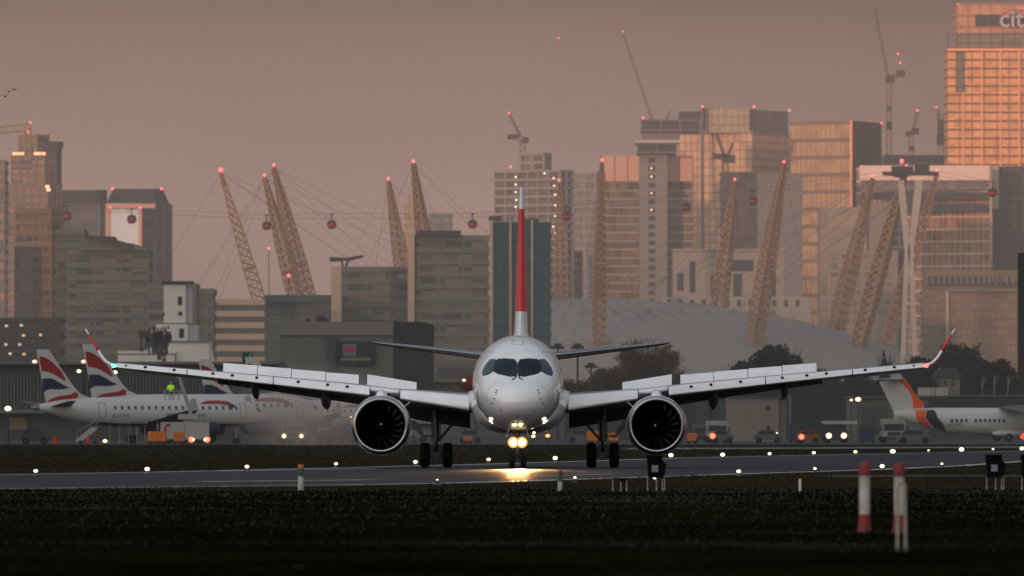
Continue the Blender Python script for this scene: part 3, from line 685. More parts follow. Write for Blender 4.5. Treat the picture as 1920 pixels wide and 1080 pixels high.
# unseen ridge added behind the viewpoint to block the low sun
m = MB(); rg = []
for i in range(121):
    x = -6000+i*100; h = 300+14*noise.noise(Vector((x*.0013, 0, 3)))+7*noise.noise(Vector((x*.006, 2, 3)))
    rg.append([Vector((x, -2300, 0)), Vector((x, -2420, h*.7)), Vector((x, -2520, h)), Vector((x, -2750, h*.6)), Vector((x, -3000, 0))])
m.rings(rg, closed=False); tag(obj('sun_blocker', m, FARG), 'long unseen ridge added behind the viewpoint to block the low sun', None, kind='structure')
m = MB().add([(-9000, -6000, -.01), (9000, -6000, -.01), (9000, -300, -.01), (-9000, -300, -.01)], [(0, 1, 2, 3)]); tag(obj('near_ground', m, EARTH), 'dark ground behind the viewpoint', None, kind='structure')
# ================================================================== PARKED AIRCRAFT
APW = M('airliner_white', (.46, .455, .445), .4, coat=.2); NVY = M('airliner_navy', (.012, .022, .055), .4); LRD = M('livery_red', (.26, .018, .02), .4)
FUSG = M('airliner_lower_grey', (.24, .235, .23), .45); AGL = M('airliner_window', (.03, .035, .05), .3); AMT = M('airliner_metal', (.2, .2, .2), .4, .6)
TYR = M('tyre_black', (.014, .014, .015), .8); GRY = M('mid_grey_paint', (.085, .085, .09), .6); DKG = M('dark_grey_paint', (.035, .036, .04), .6)
ORG = M('orange_paint', (.55, .15, .012), .5); LORG = M('livery_orange', (.62, .085, .018), .4); WHT = M('vehicle_white', (.27, .265, .25), .5)
FL = M('floodlight_glow', (1, .8, .6), .3, haze_mix=False, emis=3, ecol=(1, .80, .50)); FLP = M('pink_lamp_glow', (1, .6, .5), .3, haze_mix=False, emis=1.3, ecol=(1, .60, .48))
HLT = M('headlamp_glow', (1, .8, .6), .3, haze_mix=False, emis=3, ecol=(1, .72, .34)); TLT = M('tail_lamp_glow', (1, .2, .1), .3, haze_mix=False, emis=2.6, ecol=(1, .14, .07)); ALT = M('amber_lamp_glow', (1, .4, .1), .3, haze_mix=False, emis=2.6, ecol=(1, .36, .10))
A0x, PXM = 60, 17.6*.819
def fin_pt(cx, cy):          # crop coordinates of the tail in the photo -> along, height
    return ((cx-308)/(5.14*PXM), HC+(HOR-(640+cy/5.14))/17.6)
def side_ring(w, zc, zt, zb, a, n=28):
    r = []
    for i in range(n):
        t = 2*math.pi*i/n; c, s = math.cos(t), math.sin(t); r.append(Vector((a, w*c, zc+(zt-zc)*s if s > 0 else zc+(zc-zb)*s)))
    return r
EJ = [(0, .15, 3.85, 4.0, 3.7), (1.2, .45, 3.8, 4.25, 3.4), (3, .85, 3.75, 4.6, 2.95), (5.5, 1.25, 3.6, 4.85, 2.35), (8.5, 1.48, 3.42, 4.95, 1.95), (11, 1.52, 3.36, 4.97, 1.80), (24.5, 1.52, 3.36, 4.97, 1.80), (26.6, 1.42, 3.25, 4.80, 1.86), (28.2, 1.12, 3.05, 4.25, 2.02), (29.3, .7, 2.85, 3.6, 2.2), (29.9, .12, 2.75, 2.9, 2.6)]
def wingprofile(a0, c, y, z, th): return [Vector((a0-k*c, y, z+q*th)) for k, q in ((0, 0), (.04, .7), (.25, 1), (.6, .7), (1, 0), (.6, -.5), (.25, -.8), (.04, -.5))]
def regional_jet(label):
    t = thing('parked_jet', label, 'airliner', (0, 0, 0), group='jets with red, white and blue tails parked on the left')
    fu = MB(); ks = [0, .4, .8, 1.2, 2, 3, 4, 5, 6, 7, 8, 9, 10, 11, 14, 17, 20, 23, 24.5, 25.5, 26.3, 27, 27.6, 28.2, 28.7, 29.2, 29.6, 29.9]
    fu.rings([side_ring(*smooth_interp(EJ, k), k) for k in ks])
    for i, f in enumerate(fu.f):
        zc = sum(fu.v[j][2] for j in f)/len(f); ac = sum(fu.v[j][0] for j in f)/len(f)
        if zc < 2.25 and ac > 6.5: fu.mi[i] = 1
        if ac < 1.0: fu.mi[i] = 2
    F_ = obj('fuselage', fu, [APW, NVY, AMT], t, smooth=True); bv = bvh_of(fu)
    sd = lambda a, z: Vector((a, -9, z))
    # windows, near side
    for k in range(19):
        a = 9.6+k*.86
        m = MB(); drape(m, [(a-.13, 3.62), (a+.13, 3.62), (a+.16, 3.82), (a+.13, 4.02), (a-.13, 4.02), (a-.16, 3.82)], bv, (0, 1, 0), .01, 1, 1, swap=sd); obj('cabin_window', m, AGL, t)
    m = MB(); drape(m, [(28.0, 3.5), (28.75, 3.42), (28.5, 3.85), (27.9, 3.95)], bv, (0, 1, 0), .012, 2, 2, swap=sd); obj('cockpit_window', m, AGL, t)
    for a in (7.6, 25.6):
        m = MB(); pts = [(a, 2.75), (a+.8, 2.75), (a+.8, 4.35), (a, 4.35)]
        for p, q in zip(pts, pts[1:]+pts[:1]):
            for k in range(5):
                h0 = bv.ray_cast(sd(p[0]+(q[0]-p[0])*k/5, p[1]+(q[1]-p[1])*k/5), (0, 1, 0))[0]; h1 = bv.ray_cast(sd(p[0]+(q[0]-p[0])*(k+1)/5, p[1]+(q[1]-p[1])*(k+1)/5), (0, 1, 0))[0]
                m.tube(h0, h1, .035, n=4)
        obj('door', m, GRY, t)
    # red and blue ribbon
    m = MB()
    rib = [(20.6, 4.30), (21.5, 4.42), (23.0, 4.45), (24.2, 4.28), (24.7, 3.95), (24.3, 3.6)]; wd_ = [.05, .16, .2, .26, .28, .1]
    rr = []
    for (a, z), w_ in zip(rib, wd_):
        rr.append([bv.ray_cast(sd(a+(.0 if z > 4.1 else q*w_*1.3), z+q*w_*(1 if z > 4.1 else .4)), (0, 1, 0))[0]+Vector((0, -.03, .01)) for q in (-1, 0, 1)])
    m.rings(rr[:4], 0, cap=False, closed=False); m.rings(rr[3:], 1, cap=False, closed=False); obj('ribbon_emblem', m, [LRD, NVY], t)
    text_mesh('registration', 'G-LCYK', .62, GRY, t, frame((10.3, -1.50, 2.95), (1, 0, 0), (0, -.25, 1)))
    text_mesh('airline_name', 'BRITISH AIRWAYS', .62, NVY, t, frame((18.6, -1.53, 3.0), (1, 0, 0), (0, -.2, 1)))
    # fin with the waving flag
    out = [fin_pt(*q) for q in ((355, 88), (372, 80), (450, 80), (467, 92), (560, 240), (690, 432), (745, 500), (870, 560), (870, 640), (480, 640), (468, 700), (440, 560))]
    m = MB(); m.prism([(a, -.13, z) for a, z in out], (0, .26, 0)); fin = obj('tail_fin', m, APW, t)
    def band(pts, mt, nm):
        for s in (-1, 1):
            mm = MB(); mm.prism([(a, s*.135, z) for a, z in [fin_pt(*q) for q in pts]], (0, s*.012, 0)); obj(nm, mm, mt, fin)
    band([(364, 148), (400, 150), (440, 165), (490, 200), (530, 240), (575, 290), (600, 335), (618, 378), (590, 372), (550, 345), (500, 315), (450, 295), (392, 288)], LRD, 'red_band')
    band([(398, 362), (440, 358), (490, 360), (540, 385), (590, 418), (655, 448), (600, 462), (540, 466), (480, 462), (440, 470), (415, 490)], NVY, 'blue_band')
    band([(442, 580), (500, 545), (560, 528), (620, 522), (665, 512), (700, 490), (738, 508), (715, 580), (705, 605), (640, 600), (590, 605), (540, 630), (500, 665), (470, 700)], LRD, 'lower_red_band')
    for s in (-1, 1):
        m = MB(); m.rings([wingprofile(4.6-q*2.2, 2.6-1.5*q, s*(.5+q*4.5), 3.95+q*.55, .13-.07*q) for q in (0, .3, .7, 1)]); obj('tailplane', m, [GRY], t, smooth=40)
        m = MB(); m.rings([wingprofile(18.6-q*5.3, 4.6-3.2*q, s*(.9+q*11.2), 2.25+q*1.3, .32-.22*q) for q in (0, .25, .5, .75, 1)]); Wn = obj('wing', m, [GRY], t, smooth=40)
        m = MB(); m.rings([wingprofile(13.3-q*.7, 1.3-.7*q, s*(12.1+q*.5), 3.55+q*1.2, .05) for q in (0, .5, 1)]); obj('winglet', m, APW, Wn)
        En = obj('engine', MB().revolve([(20.3, .74), (20.0, .80), (18.6, .80), (17.2, .62), (16.9, .4)], (0, s*4.6, 1.55), 'X', 20), [NVY], t, smooth=True)
        obj('inlet_ring', MB().revolve([(20.28, .66), (20.42, .72), (20.28, .79)], (0, s*4.6, 1.55), 'X', 20), AMT, En, smooth=True)
        G_ = obj('landing_gear', MB().tube((14.3, s*2.6, .4), (14.3, s*2.5, 2.2), .13), AMT, t)
        for q in (-.3, .3): obj('wheel', MB().revolve([(-.14, .3), (-.14, .46), (.14, .46), (.14, .3)], (14.3, s*2.6+q, .46), 'Y', 18), TYR, G_)
    G_ = obj('nose_gear', MB().tube((26, 0, .3), (26, 0, 2), .1), AMT, t)
    for q in (-.2, .2): obj('wheel', MB().revolve([(-.1, .2), (-.1, .3), (.1, .3), (.1, .2)], (26, q, .3), 'Y', 16), TYR, G_)
    return t
TH = R(35)
jA = regional_jet('white jet with red, white and blue tail standing furthest left, lift truck alongside')
jA.location = (PX(60, 977), 977, .02); jA.rotation_euler.z = TH
def rj(px, D, s, lab):
    o = copy_tree(jA); o.location = (PX(px, D), D, .02); o.scale = (s, s, s); o['label'] = lab
rj(146, 1012, 1.09, 'white jet whose striped tail rises just right of the first tail, body hidden behind it')
rj(365, 1045, .95, 'white jet with faint striped tail under the left wing, half lost in exhaust haze')
rj(452, 1080, 1.0, 'white jet veiled in exhaust haze beside the left engine')

# four-engined jet on the right
t = thing('parked_jet', 'white four-engined high-wing jet with orange and black bands on its T-tail', 'airliner', (PX(1676, 1180), 1180, .02), R(18))
K = 14.58; KA = K*math.cos(R(18))
def bp(cx, cy): return ((cx-596)/(5.14*KA), HC+(HOR-(640+cy/5.14))/K)
B6 = [(0, .25, 3.5, 4.0, 3.1), (1, .6, 3.45, 4.1, 2.8), (3, 1.1, 3.3, 4.25, 2.15), (6, 1.55, 3.05, 4.3, 1.35), (9, 1.75, 2.75, 4.3, .95), (12, 1.78, 2.6, 4.3, .78), (24, 1.78, 2.6, 4.3, .78), (26.5, 1.5, 2.5, 4.1, .9), (28.5, .9, 2.3, 3.2, 1.2), (29.5, .1, 2.1, 2.2, 2.0)]
fu = MB(); fu.rings([side_ring(*smooth_interp(B6, k), k, 28) for k in [0, .4, 1, 1.7, 2.4, 3.1, 3.8, 4.5, 5.2, 6, 7, 8, 9, 10, 12, 15, 18, 21, 24, 25, 26, 27, 28, 28.8, 29.5]]); obj('fuselage', fu, APW, t, smooth=True); bv = bvh_of(fu)
m = MB(); m.prism([(a, -.17, z) for a, z in [bp(*q) for q in ((455, 392), (640, 360), (700, 362), (742, 420), (800, 510), (880, 600), (960, 650), (960, 720), (596, 770), (600, 690))]], (0, .34, 0)); fin = obj('tail_fin', m, APW, t)
for s in (-1, 1):
    mm = MB(); mm.prism([(a, s*.175, z) for a, z in [bp(*q) for q in ((640, 362), (700, 364), (742, 422), (800, 512), (885, 602), (868, 705), (780, 716), (778, 620), (770, 540), (730, 470), (680, 420), (650, 395))]], (0, s*.015, 0)); obj('orange_band', mm, LORG, fin)
sd = lambda a, z: Vector((a, -9, z))
def zone(nm, quads, mt):
    m = MB()
    for q in quads:
        dd = [bp(*p) for p in q]; m2 = MB(); drape(m2, dd, bv, (0, 1, 0), .02, 3, 3, swap=sd); m.add(m2.v, m2.f)
    obj(nm, m, mt, t)
zone('lower_orange_band', [((772, 664), (880, 664), (868, 742), (790, 742)), ((790, 742), (868, 742), (915, 795), (850, 830)), ((850, 828), (915, 793), (965, 858), (935, 866))], LORG)
zone('black_band', [((882, 664), (965, 662), (985, 742), (872, 738)), ((872, 738), (985, 740), (985, 745), (915, 790)), ((915, 788), (985, 738), (1060, 820), (1000, 860)), ((970, 862), (1035, 815), (1120, 880), (1080, 890))], M('livery_black', (.02, .022, .03), .4))
mm = MB(); mm.prism([(a, -.19, z) for a, z in [bp(*q) for q in ((888, 604), (960, 650), (975, 680), (955, 720), (875, 735))]], (0, .38, 0)); obj('black_band', mm, M('livery_black'), t)
for s in (-1, 1):
    m = MB(); a0, z0 = bp(650, 372); m.rings([wingprofile(a0+.6-q*2.0, 2.7-1.2*q, s*(.1+q*4.6), z0+.1, .12-.05*q) for q in (0, .5, 1)]); obj('tailplane', m, APW, t, smooth=40)
    m = MB(); m.rings([wingprofile(18.6-q*3.6, 4.4-2.8*q, s*(.3+q*12.6), 4.35-q*.75, .33-.2*q) for q in (0, .3, .6, 1)]); obj('wing', m, GRY, t, smooth=40)
    for yy, aa, zz_ in ((4.2, 18.6, 3.05), (7.6, 17.6, 2.85)):
        En = obj('engine', MB().revolve([(1.7, .62), (1.5, .70), (.2, .72), (-.9, .56), (-1.2, .35)], (aa, s*yy, zz_), 'X', 20), APW, t, smooth=True)
        obj('inlet_ring', MB().revolve([(1.68, .55), (1.8, .62), (1.68, .70), (1.4, .70)], (aa, s*yy, zz_), 'X', 20), GRY, En, smooth=True)
        obj('pylon', MB().box(aa-1.2, aa+.9, s*yy-.1, s*yy+.1, zz_+.6, zz_+1.15), APW, En)
    m = MB(); m.ball((15, s*1.55, 1.0), (2.2, .75, .45), 16, 8); obj('gear_fairing', m, APW, t, smooth=True)
    G_ = obj('landing_gear', MB().tube((15, s*2, .4), (15, s*1.7, 1.3), .12), AMT, t); obj('wheel', MB().revolve([(-.2, .3), (-.2, .5), (.2, .5), (.2, .3)], (15, s*2.1, .5), 'Y', 18), TYR, G_)
for k in (0, 1, 2, 3, 5, 6, 7, 8, 9, 10, 11):
    a, z = bp(1120+k*46, 765); m = MB(); drape(m, [(a-.17, z-.2), (a+.17, z-.2), (a+.17, z+.2), (a-.17, z+.2)], bv, (0, 1, 0), .02, 1, 1, swap=sd); obj('cabin_window', m, AGL, t)
text_mesh('registration', 'G-ZAPK', .6, GRY, t, frame((bp(1135, 805)[0], -1.80, bp(1135, 805)[1]), (1, 0, 0), (0, -.1, 1)))
obj('beacon', MB().ball((17.5, -1.0, .62), (.5, .4, .38), 12, 8), M('beacon_glow', (1, .2, .1), .3, haze_mix=False, emis=1.1, ecol=(1, .10, .05)), t)

# ================================================================== VEHICLES
def wheels(par, xs, y0, y1, r, w_=.25):
    for x in xs:
        for y in (y0, y1):
            o = obj('wheel', MB().revolve([(-w_/2, r*.55), (-w_/2, r), (w_/2, r), (w_/2, r*.55)], (x, y, r), 'Y', 16), TYR, par); obj('hub', MB().revolve([(-w_/2-.02, .02), (-w_/2-.02, r*.5), (w_/2+.02, r*.5), (w_/2+.02, .02)], (x, y, r), 'Y', 10), DKG, o)
def lamp(par, nm, p, r, mt): obj(nm, MB().ball(p, (r, r*.5, r), 10, 6), mt, par, smooth=True)
def bevel_box(x0, x1, y0, y1, z0, z1, c):
    m = MB(); pr = [(x0+c, z0), (x1-c, z0), (x1, z0+c), (x1, z1-c), (x1-c, z1), (x0+c, z1), (x0, z1-c), (x0, z0+c)]
    m.prism([(x, y0, z) for x, z in pr], (0, y1-y0, 0)); return m
def W(px, py, D): p = P(px, py, D); return p
# lift truck with its basket and operator
D = 955; o_ = Vector((PX(346, D), D, .02)); k = D/F
t = thing('lift_truck', 'white service truck with raised boom beside the parked jet, red tail lamps lit', 'truck', o_)
bd = obj('body', bevel_box(-45*k, 46*k, 0, 2.4, 9*k, 41*k, .06), WHT, t)
obj('chassis', MB().box(-46*k, 47*k, .1, 2.3, 4*k, 9*k), DKG, t); obj('panel_seam', MB().box(-.03, .03, -.012, 0, 10*k, 40*k), GRY, bd)
m = MB(); m.prism([(-40*k, -.02, 22*k), (-35*k, -.02, 37*k), (-27*k, -.02, 38*k), (-26*k, -.02, 33*k), (-33*k, -.02, 32*k), (-34*k, -.02, 22*k)], (0, .015, 0)); obj('red_emblem', m, LRD, bd)
wheels(t, (-30*k, 28*k), .15, 2.25, .42)
obj('turret', MB().box(-12*k, 26*k, .3, 2.1, 46*k, 56*k).box(-2*k, 16*k, .6, 1.8, 41*k, 46*k), WHT, t)
a_ = W(358, 776, D+1.2)-o_; b_ = W(335, 704, D+1.2)-o_; m = MB(); m.tube(a_, b_, .22, .16, 4); obj('boom', m, WHT, t)
m = MB(); c_ = W(322, 750, D+1.2)-o_; m.box(c_.x-.75, c_.x+.75, -.0+c_.y-.5, c_.y+.5, c_.z, c_.z+.06)
for x in (-.75, -.25, .25, .75):
    for y in (-.5, .5): m.tube((c_.x+x, c_.y+y, c_.z), (c_.x+x, c_.y+y, c_.z+1.0), .035, n=5)
for zz_ in (.5, 1.0):
    for y in (-.5, .5): m.tube((c_.x-.75, c_.y+y, c_.z+zz_), (c_.x+.75, c_.y+y, c_.z+zz_), .035, n=5)
m.tube((c_.x+.7, c_.y, c_.z+.4), b_.lerp(a_, .35), .07, n=6)
obj('basket', m, WHT, t)
lamp(t, 'tail_lamp', (13*k, -.03, 8*k), .28, TLT); lamp(t, 'tail_lamp', (43*k, -.03, 8*k), .28, TLT); lamp(t, 'reverse_lamp', (16*k, -.08, 8*k), .15, HLT); lamp(t, 'reverse_lamp', (39*k, -.08, 8*k), .15, HLT)
# person standing in the basket
bc = o_+c_+Vector((-.1, 0, .07))
me = bpy.data.meshes.new('person')
J = [((0, 0, .92), .15), ((0, 0, 1.15), .17), ((0, 0, 1.40), .19), ((0, 0, 1.53), .07), ((0, -.02, 1.66), .105), ((0, -.01, 1.74), .09), ((.11, 0, .88), .10), ((.13, -.02, .48), .075), ((.13, 0, .08), .055), ((.13, -.12, .05), .05), ((-.11, 0, .88), .10), ((-.13, -.02, .48), .075), ((-.13, 0, .08), .055), ((-.13, -.12, .05), .05),
     ((.22, 0, 1.40), .075), ((.33, -.06, 1.17), .055), ((.28, -.30, 1.06), .045), ((.26, -.38, 1.04), .035), ((-.22, 0, 1.40), .075), ((-.33, -.06, 1.17), .055), ((-.28, -.30, 1.06), .045), ((-.26, -.38, 1.04), .035)]
ed = [(0, 1), (1, 2), (2, 3), (3, 4), (4, 5), (0, 6), (6, 7), (7, 8), (8, 9), (0, 10), (10, 11), (11, 12), (12, 13), (2, 14), (14, 15), (15, 16), (16, 17), (2, 18), (18, 19), (19, 20), (20, 21)]
me.from_pydata([j[0] for j in J], ed, []); pe = link('person', me); sm = pe.modifiers.new('skin', 'SKIN')
for v, j in zip(me.skin_vertices[0].data, J): v.radius = (j[1], j[1]*.85)
me.skin_vertices[0].data[0].use_root = True
ssd = pe.modifiers.new('sub', 'SUBSURF'); ssd.levels = ssd.render_levels = 1
bpy.context.view_layer.update(); me2 = bpy.data.meshes.new_from_object(pe.evaluated_get(bpy.context.evaluated_depsgraph_get())); pe.modifiers.clear(); pe.data = me2
me2.materials.clear(); me2.materials.append(M('dark_trousers', (.02, .022, .035), .8)); pe.location = bc
tag(pe, 'worker in a bright yellow-green jacket standing in the raised basket', 'person')
m = MB(); m.rings([[Vector((w_*math.cos(a), d_*math.sin(a), z)) for a in [i*math.pi/8 for i in range(16)]] for z, w_, d_ in ((.80, .21, .17), (.95, .21, .17), (1.2, .23, .18), (1.42, .27, .18), (1.52, .14, .11))]); obj('jacket', m, M('hi_vis_jacket', (.42, .75, .02), .6, haze_mix=False, emis=.12, ecol=(.5, .9, .05)), pe, smooth=True)
m = MB()
for s in (-1, 1): m.tube((s*.20, 0, 1.43), (s*.34, -.06, 1.16), .095, .075, 8); m.tube((s*.34, -.06, 1.18), (s*.28, -.30, 1.06), .075, .06, 8)
obj('sleeve', m, M('hi_vis_jacket'), pe, smooth=True)
m = MB(); m.ball((0, -.01, 1.74), (.125, .15, .11), 12, 8); obj('helmet', m, WHT, pe, smooth=True)
m = MB(); m.ball((0, -.10, 1.66), (.075, .04, .09), 10, 8); obj('face', m, M('skin', (.35, .2, .14), .6), pe, smooth=True)

# orange containers
def crate(px0, px1, pt, pb, D, mt, lab):
    x0, x1 = PX(px0, D), PX(px1, D); xm = (x0+x1)/2; z1 = PZ(pt, D)-.02; t = thing('baggage_container', lab, 'container', (xm, D, .02))
    h = (x1-x0)/2; obj('shell', bevel_box(-h, h, 0, 1.5, .35, z1, .12), mt, t)
    for q in range(5): obj('rib', MB().box(-h+.06+q*(2*h-.12)/4-.03, -h+.06+q*(2*h-.12)/4+.03, -.03, -.002, .45, z1-.1), GRY, t)
    obj('trolley', MB().box(-h, h, 0, 1.5, .2, .33), DKG, t)
    for x in (-h*.7, h*.7): obj('wheel', MB().revolve([(-.06, .03), (-.06, .17), (.06, .17), (.06, .03)], (x, .1, .17), 'Y', 12), TYR, t)
crate(276, 312, 809, 830, 925, ORG, 'orange container on a trolley, left one of the two by the white truck')
crate(325, 346, 810, 830, 925, ORG, 'orange container on a trolley, right one of the two by the white truck')
def box_truck(px, D, w_, h_, lab, mt, lights=HLT, lr=.22, cab=GLS):
    """truck seen from its front"""
    t = thing('truck', lab, 'truck', (PX(px, D), D, .02)); h = w_/2
    obj('body', bevel_box(-h, h, 1.2, 5.5, .6, h_, .12), mt, t)
    c = obj('cab', bevel_box(-h*.95, h*.95, 0, 1.3, .55, h_*.86, .14), mt, t)
    obj('windscreen', MB().box(-h*.82, h*.82, -.02, -.002, h_*.52, h_*.78), AGL, c); obj('bumper', MB().box(-h, h, -.12, -.02, .35, .68), DKG, c); obj('grille', MB().box(-h*.5, h*.5, -.03, -.003, .78, h_*.46), DKG, c)
    for s in (-1, 1):
        lamp(c, 'headlight', (s*h*.72, -.14, .82), lr, lights); obj('mirror', MB().box(*sorted((s*h, s*(h+.22))), -.1, .0, h_*.5, h_*.7), DKG, c)
    wheels(t, (-h*.82, h*.82), .7, 4.4, .42); return t
box_truck(549, 950, 2.5, 2.5, 'grey truck with both headlamps lit, in the exhaust haze', M('truck_grey', (.13, .13, .13), .6))
t = box_truck(1568, 1010, 2.3, 2.0, 'dark truck with yellow headlamps under a pale awning', DKG, lr=.30)
obj('awning', bevel_box(-1.5, 2.4, 1, 4, 2.1, 2.45, .1), WHT, t)
box_truck(1676, 1020, 2.7, 2.7, 'small white truck with dark windscreen beside the T-tail', M('truck_white', (.20, .195, .18), .6), lights=M('dull_lens', (.3, .3, .28), .3), lr=.15)
box_truck(1345, 1040, 2.5, 2.5, 'white van with dark windscreen beside the beige building', M('van_white', (.22, .215, .205), .6), lights=M('dull_lens'), lr=.15)
box_truck(1318, 1060, 2.2, 2.1, 'dull grey van standing left of the white van', GRY, lights=M('dull_lens'), lr=.15)
def car(px, D, L_, mt, lab, lamps=(), hh=1.45):
    t = thing('parked_car', lab, 'car', (PX(px, D), D, .02)); h = L_/2
    m = MB(); pr = [(-h, .35), (-h, .85), (-h*.85, .95), (-h*.55, hh), (h*.35, hh), (h*.62, .98), (h*.95, .85), (h, .6), (h, .35)]; m.prism([(x, 0, z) for x, z in pr], (0, 1.75, 0)); b = obj('body', m, mt, t)
    m = MB(); m.prism([(-h*.72, -.01, .98), (-h*.5, -.01, hh-.08), (h*.3, -.01, hh-.08), (h*.52, -.01, .98)], (0, .008, 0)); obj('side_window', m, AGL, b)
    wheels(t, (-h*.62, h*.62), .1, 1.65, .32, .2)
    for (x, z, r, q) in lamps: lamp(t, 'lamp', (x*h, -.06, z), r, q)
car(65, 930, 2.9, DKG, 'dark tug with a pale stripe, parked furthest left', (), 1.7)
car(1516, 1000, 2.6, M('car_orange', (.20, .05, .015), .5), 'low orange car with one bright red lamp', ((-.6, .7, .30, TLT),))
car(1355, 985, 2.4, GRY, 'grey car with a red lamp in front of the vans', ((-.9, .8, .30, TLT),))
car(1235, 990, 2.6, GRY, 'grey car behind the right engine', ())
car(1440, 1015, 3.2, GRY, 'grey car in front of the beige building', ())
car(1090, 985, 3.2, GRY, 'grey car glimpsed between the main wheels and the fuselage', ())
car(882, 990, 2.6, GRY, 'grey car left of the nose wheels', ())
car(620, 985, 3.6, DKG, 'dark car beside the truck in the haze', ())
car(706, 1000, 3.0, GRY, 'grey car behind the left engine', ())
car(1715, 985, 3.8, GRY, 'grey car under the belly of the four-engined jet', ())
crate(1100, 1125, 808, 828, 965, ORG, 'orange container left of the right main wheels')
crate(1140, 1160, 812, 828, 965, ORG, 'orange container right of the right main wheels')
crate(1288, 1306, 812, 828, 965, ORG, 'orange container just right of the right engine')
crate(868, 885, 818, 828, 965, ORG, 'low orange container left of the nose wheels')
crate(1612, 1640, 800, 828, 1010, M('container_blue', (.02, .035, .075), .5), 'dark blue container left of the small white truck')
crate(1480, 1497, 795, 828, 1010, M('container_blue'), 'dark blue container at the corner of the beige building')
# cones
for px, D, q in ((104, 925, 'left'), (166, 925, 'right')):
    t = thing('traffic_cone', 'small red cone on the apron, %s one of the pair' % q, 'traffic cone', (PX(px, D), D, .02)); obj('body', MB().revolve([(.03, .28), (.9, .09), (.92, .01)], (0, 0, 0), 'Z', 16), M('cone_red', (.35, .03, .015), .6), t); obj('base', MB().box(-.35, .35, -.35, .35, 0, .04), DKG, t)
# poles of a fence beside the jet
for i, px in enumerate((206, 224, 241, 257, 272)):
    t = thing('barrier_pole', 'thin grey pole with dark cap in the row under the parked jet', 'pole', (PX(px, 930), 930, .02), group='thin poles under the parked jet')
    obj('tube', MB().tube((0, 0, 0), (0, 0, 1.75), .045, n=8), M('pole_grey', (.16, .16, .16), .6), t); obj('cap', MB().box(-.14, .14, -.1, .1, 1.75, 1.95), DKG, t)
# passenger steps
t = thing('boarding_steps', 'pale boarding steps leaning up under the tail of the parked jet', 'steps', (PX(162, 940), 940, .02))
m = MB(); m.prism([(-1.1, 0, .45), (.5, 0, 1.75), (1.1, 0, 1.75), (1.1, 0, 1.5), (-.6, 0, .2), (-1.1, 0, .2)], (0, 1.2, 0)); obj('flight', m, WHT, t)
for x in (-.6, .9): obj('wheel', MB().revolve([(-.06, .03), (-.06, .2), (.06, .2), (.06, .03)], (x, 0, .2), 'Y', 12), TYR, t)
m = MB(); m.tube((-1, 0, .45), (-1, 0, 1.2), .04, n=5); m.tube((1, 0, 1.7), (1, 0, 2.4), .04, n=5); m.tube((-1, 0, 1.2), (1, 0, 2.4), .04, n=5); obj('handrail', m, AMT, t)
# apron floodlights on poles
def flood(px, py, D, lab, mt=FL, r=.26, grp=None):
    r *= .82
    b = P(px, py, D); t = thing('floodlight', lab, 'floodlight', (b.x, D, 0), group=grp)
    obj('pole', MB().tube((0, 0, 0), (0, 0, b.z-.1), .09, .06, 8), DKG, t); obj('lamp_head', MB().box(-r*1.2, r*1.2, 0, r*1.6, b.z-.02, b.z+r*.9), DKG, t); obj('lamp_glass', MB().ball((0, -.05, b.z), (r, r*.5, r*.72), 12, 6), mt, t, smooth=True)
flood(65, 678, 1085, 'pinkish square lamp left of the first striped tail', FLP, .36); flood(157, 678, 1085, 'pinkish square lamp between the two striped tails', FLP, .36)
flood(148, 696, 1085, 'bright white lamp on a pole between the two striped tails', r=.30); flood(216, 698, 1085, 'bright white lamp on a pole right of the second striped tail', r=.30)
flood(15, 766, 930, 'bright lamp low at the far left edge', r=.40); flood(197, 827, 920, 'yellow lamp on the ground by the boarding steps', HLT, r=.26)
flood(1609, 749, 1190, 'large bright lamp on the grey building at the right', r=.42); flood(1596, 750, 1190, 'small lamp just left of the large bright lamp', r=.2)
flood(518, 776, 1035, 'small warm lamp in the haze beside the left engine', HLT, r=.22); flood(357, 703, 1085, 'small lamp just under the left wing', r=.2); flood(870, 713, 1100, 'small warm lamp left of the cockpit', FL, r=.22)
flood(775, 782, 1000, 'orange glowing lamp beside the left engine', ALT, r=.42); flood(1027, 817, 1000, 'orange glowing lamp right of the nose wheels', ALT, r=.28)
flood(1000, 818, 1000, 'warm lamp close under the fuselage', HLT, r=.24); flood(1457, 812, 1000, 'tiny lamp at the foot of the beige building', FL, r=.10)
flood(658, 782, 1050, 'dim amber lamp touching the left engine rim', ALT, r=.16)
# street lamps
for px, py, q in ((1083, 652, 'tall double-headed lamp post just right of the cockpit'), (1046, 652, 'tall lamp post half hidden by the fuselage'), (1108, 688, 'lamp post with a short arm right of the tall one'), (1128, 700, 'plain lamp post, furthest right of the lamp posts')):
    D = 1300; b = P(px, py, D); t = thing('lamp_post', q, 'lamp post', (b.x, D, 0)); obj('pole', MB().tube((0, 0, 0), (0, 0, b.z), .22, .12, 8), DKG, t); obj('lamp_head', MB().box(-.9, .9, -.3, .3, b.z-.15, b.z+.25).box(-.5, .5, -.25, .25, b.z+.25, b.z+.6), DKG, t)
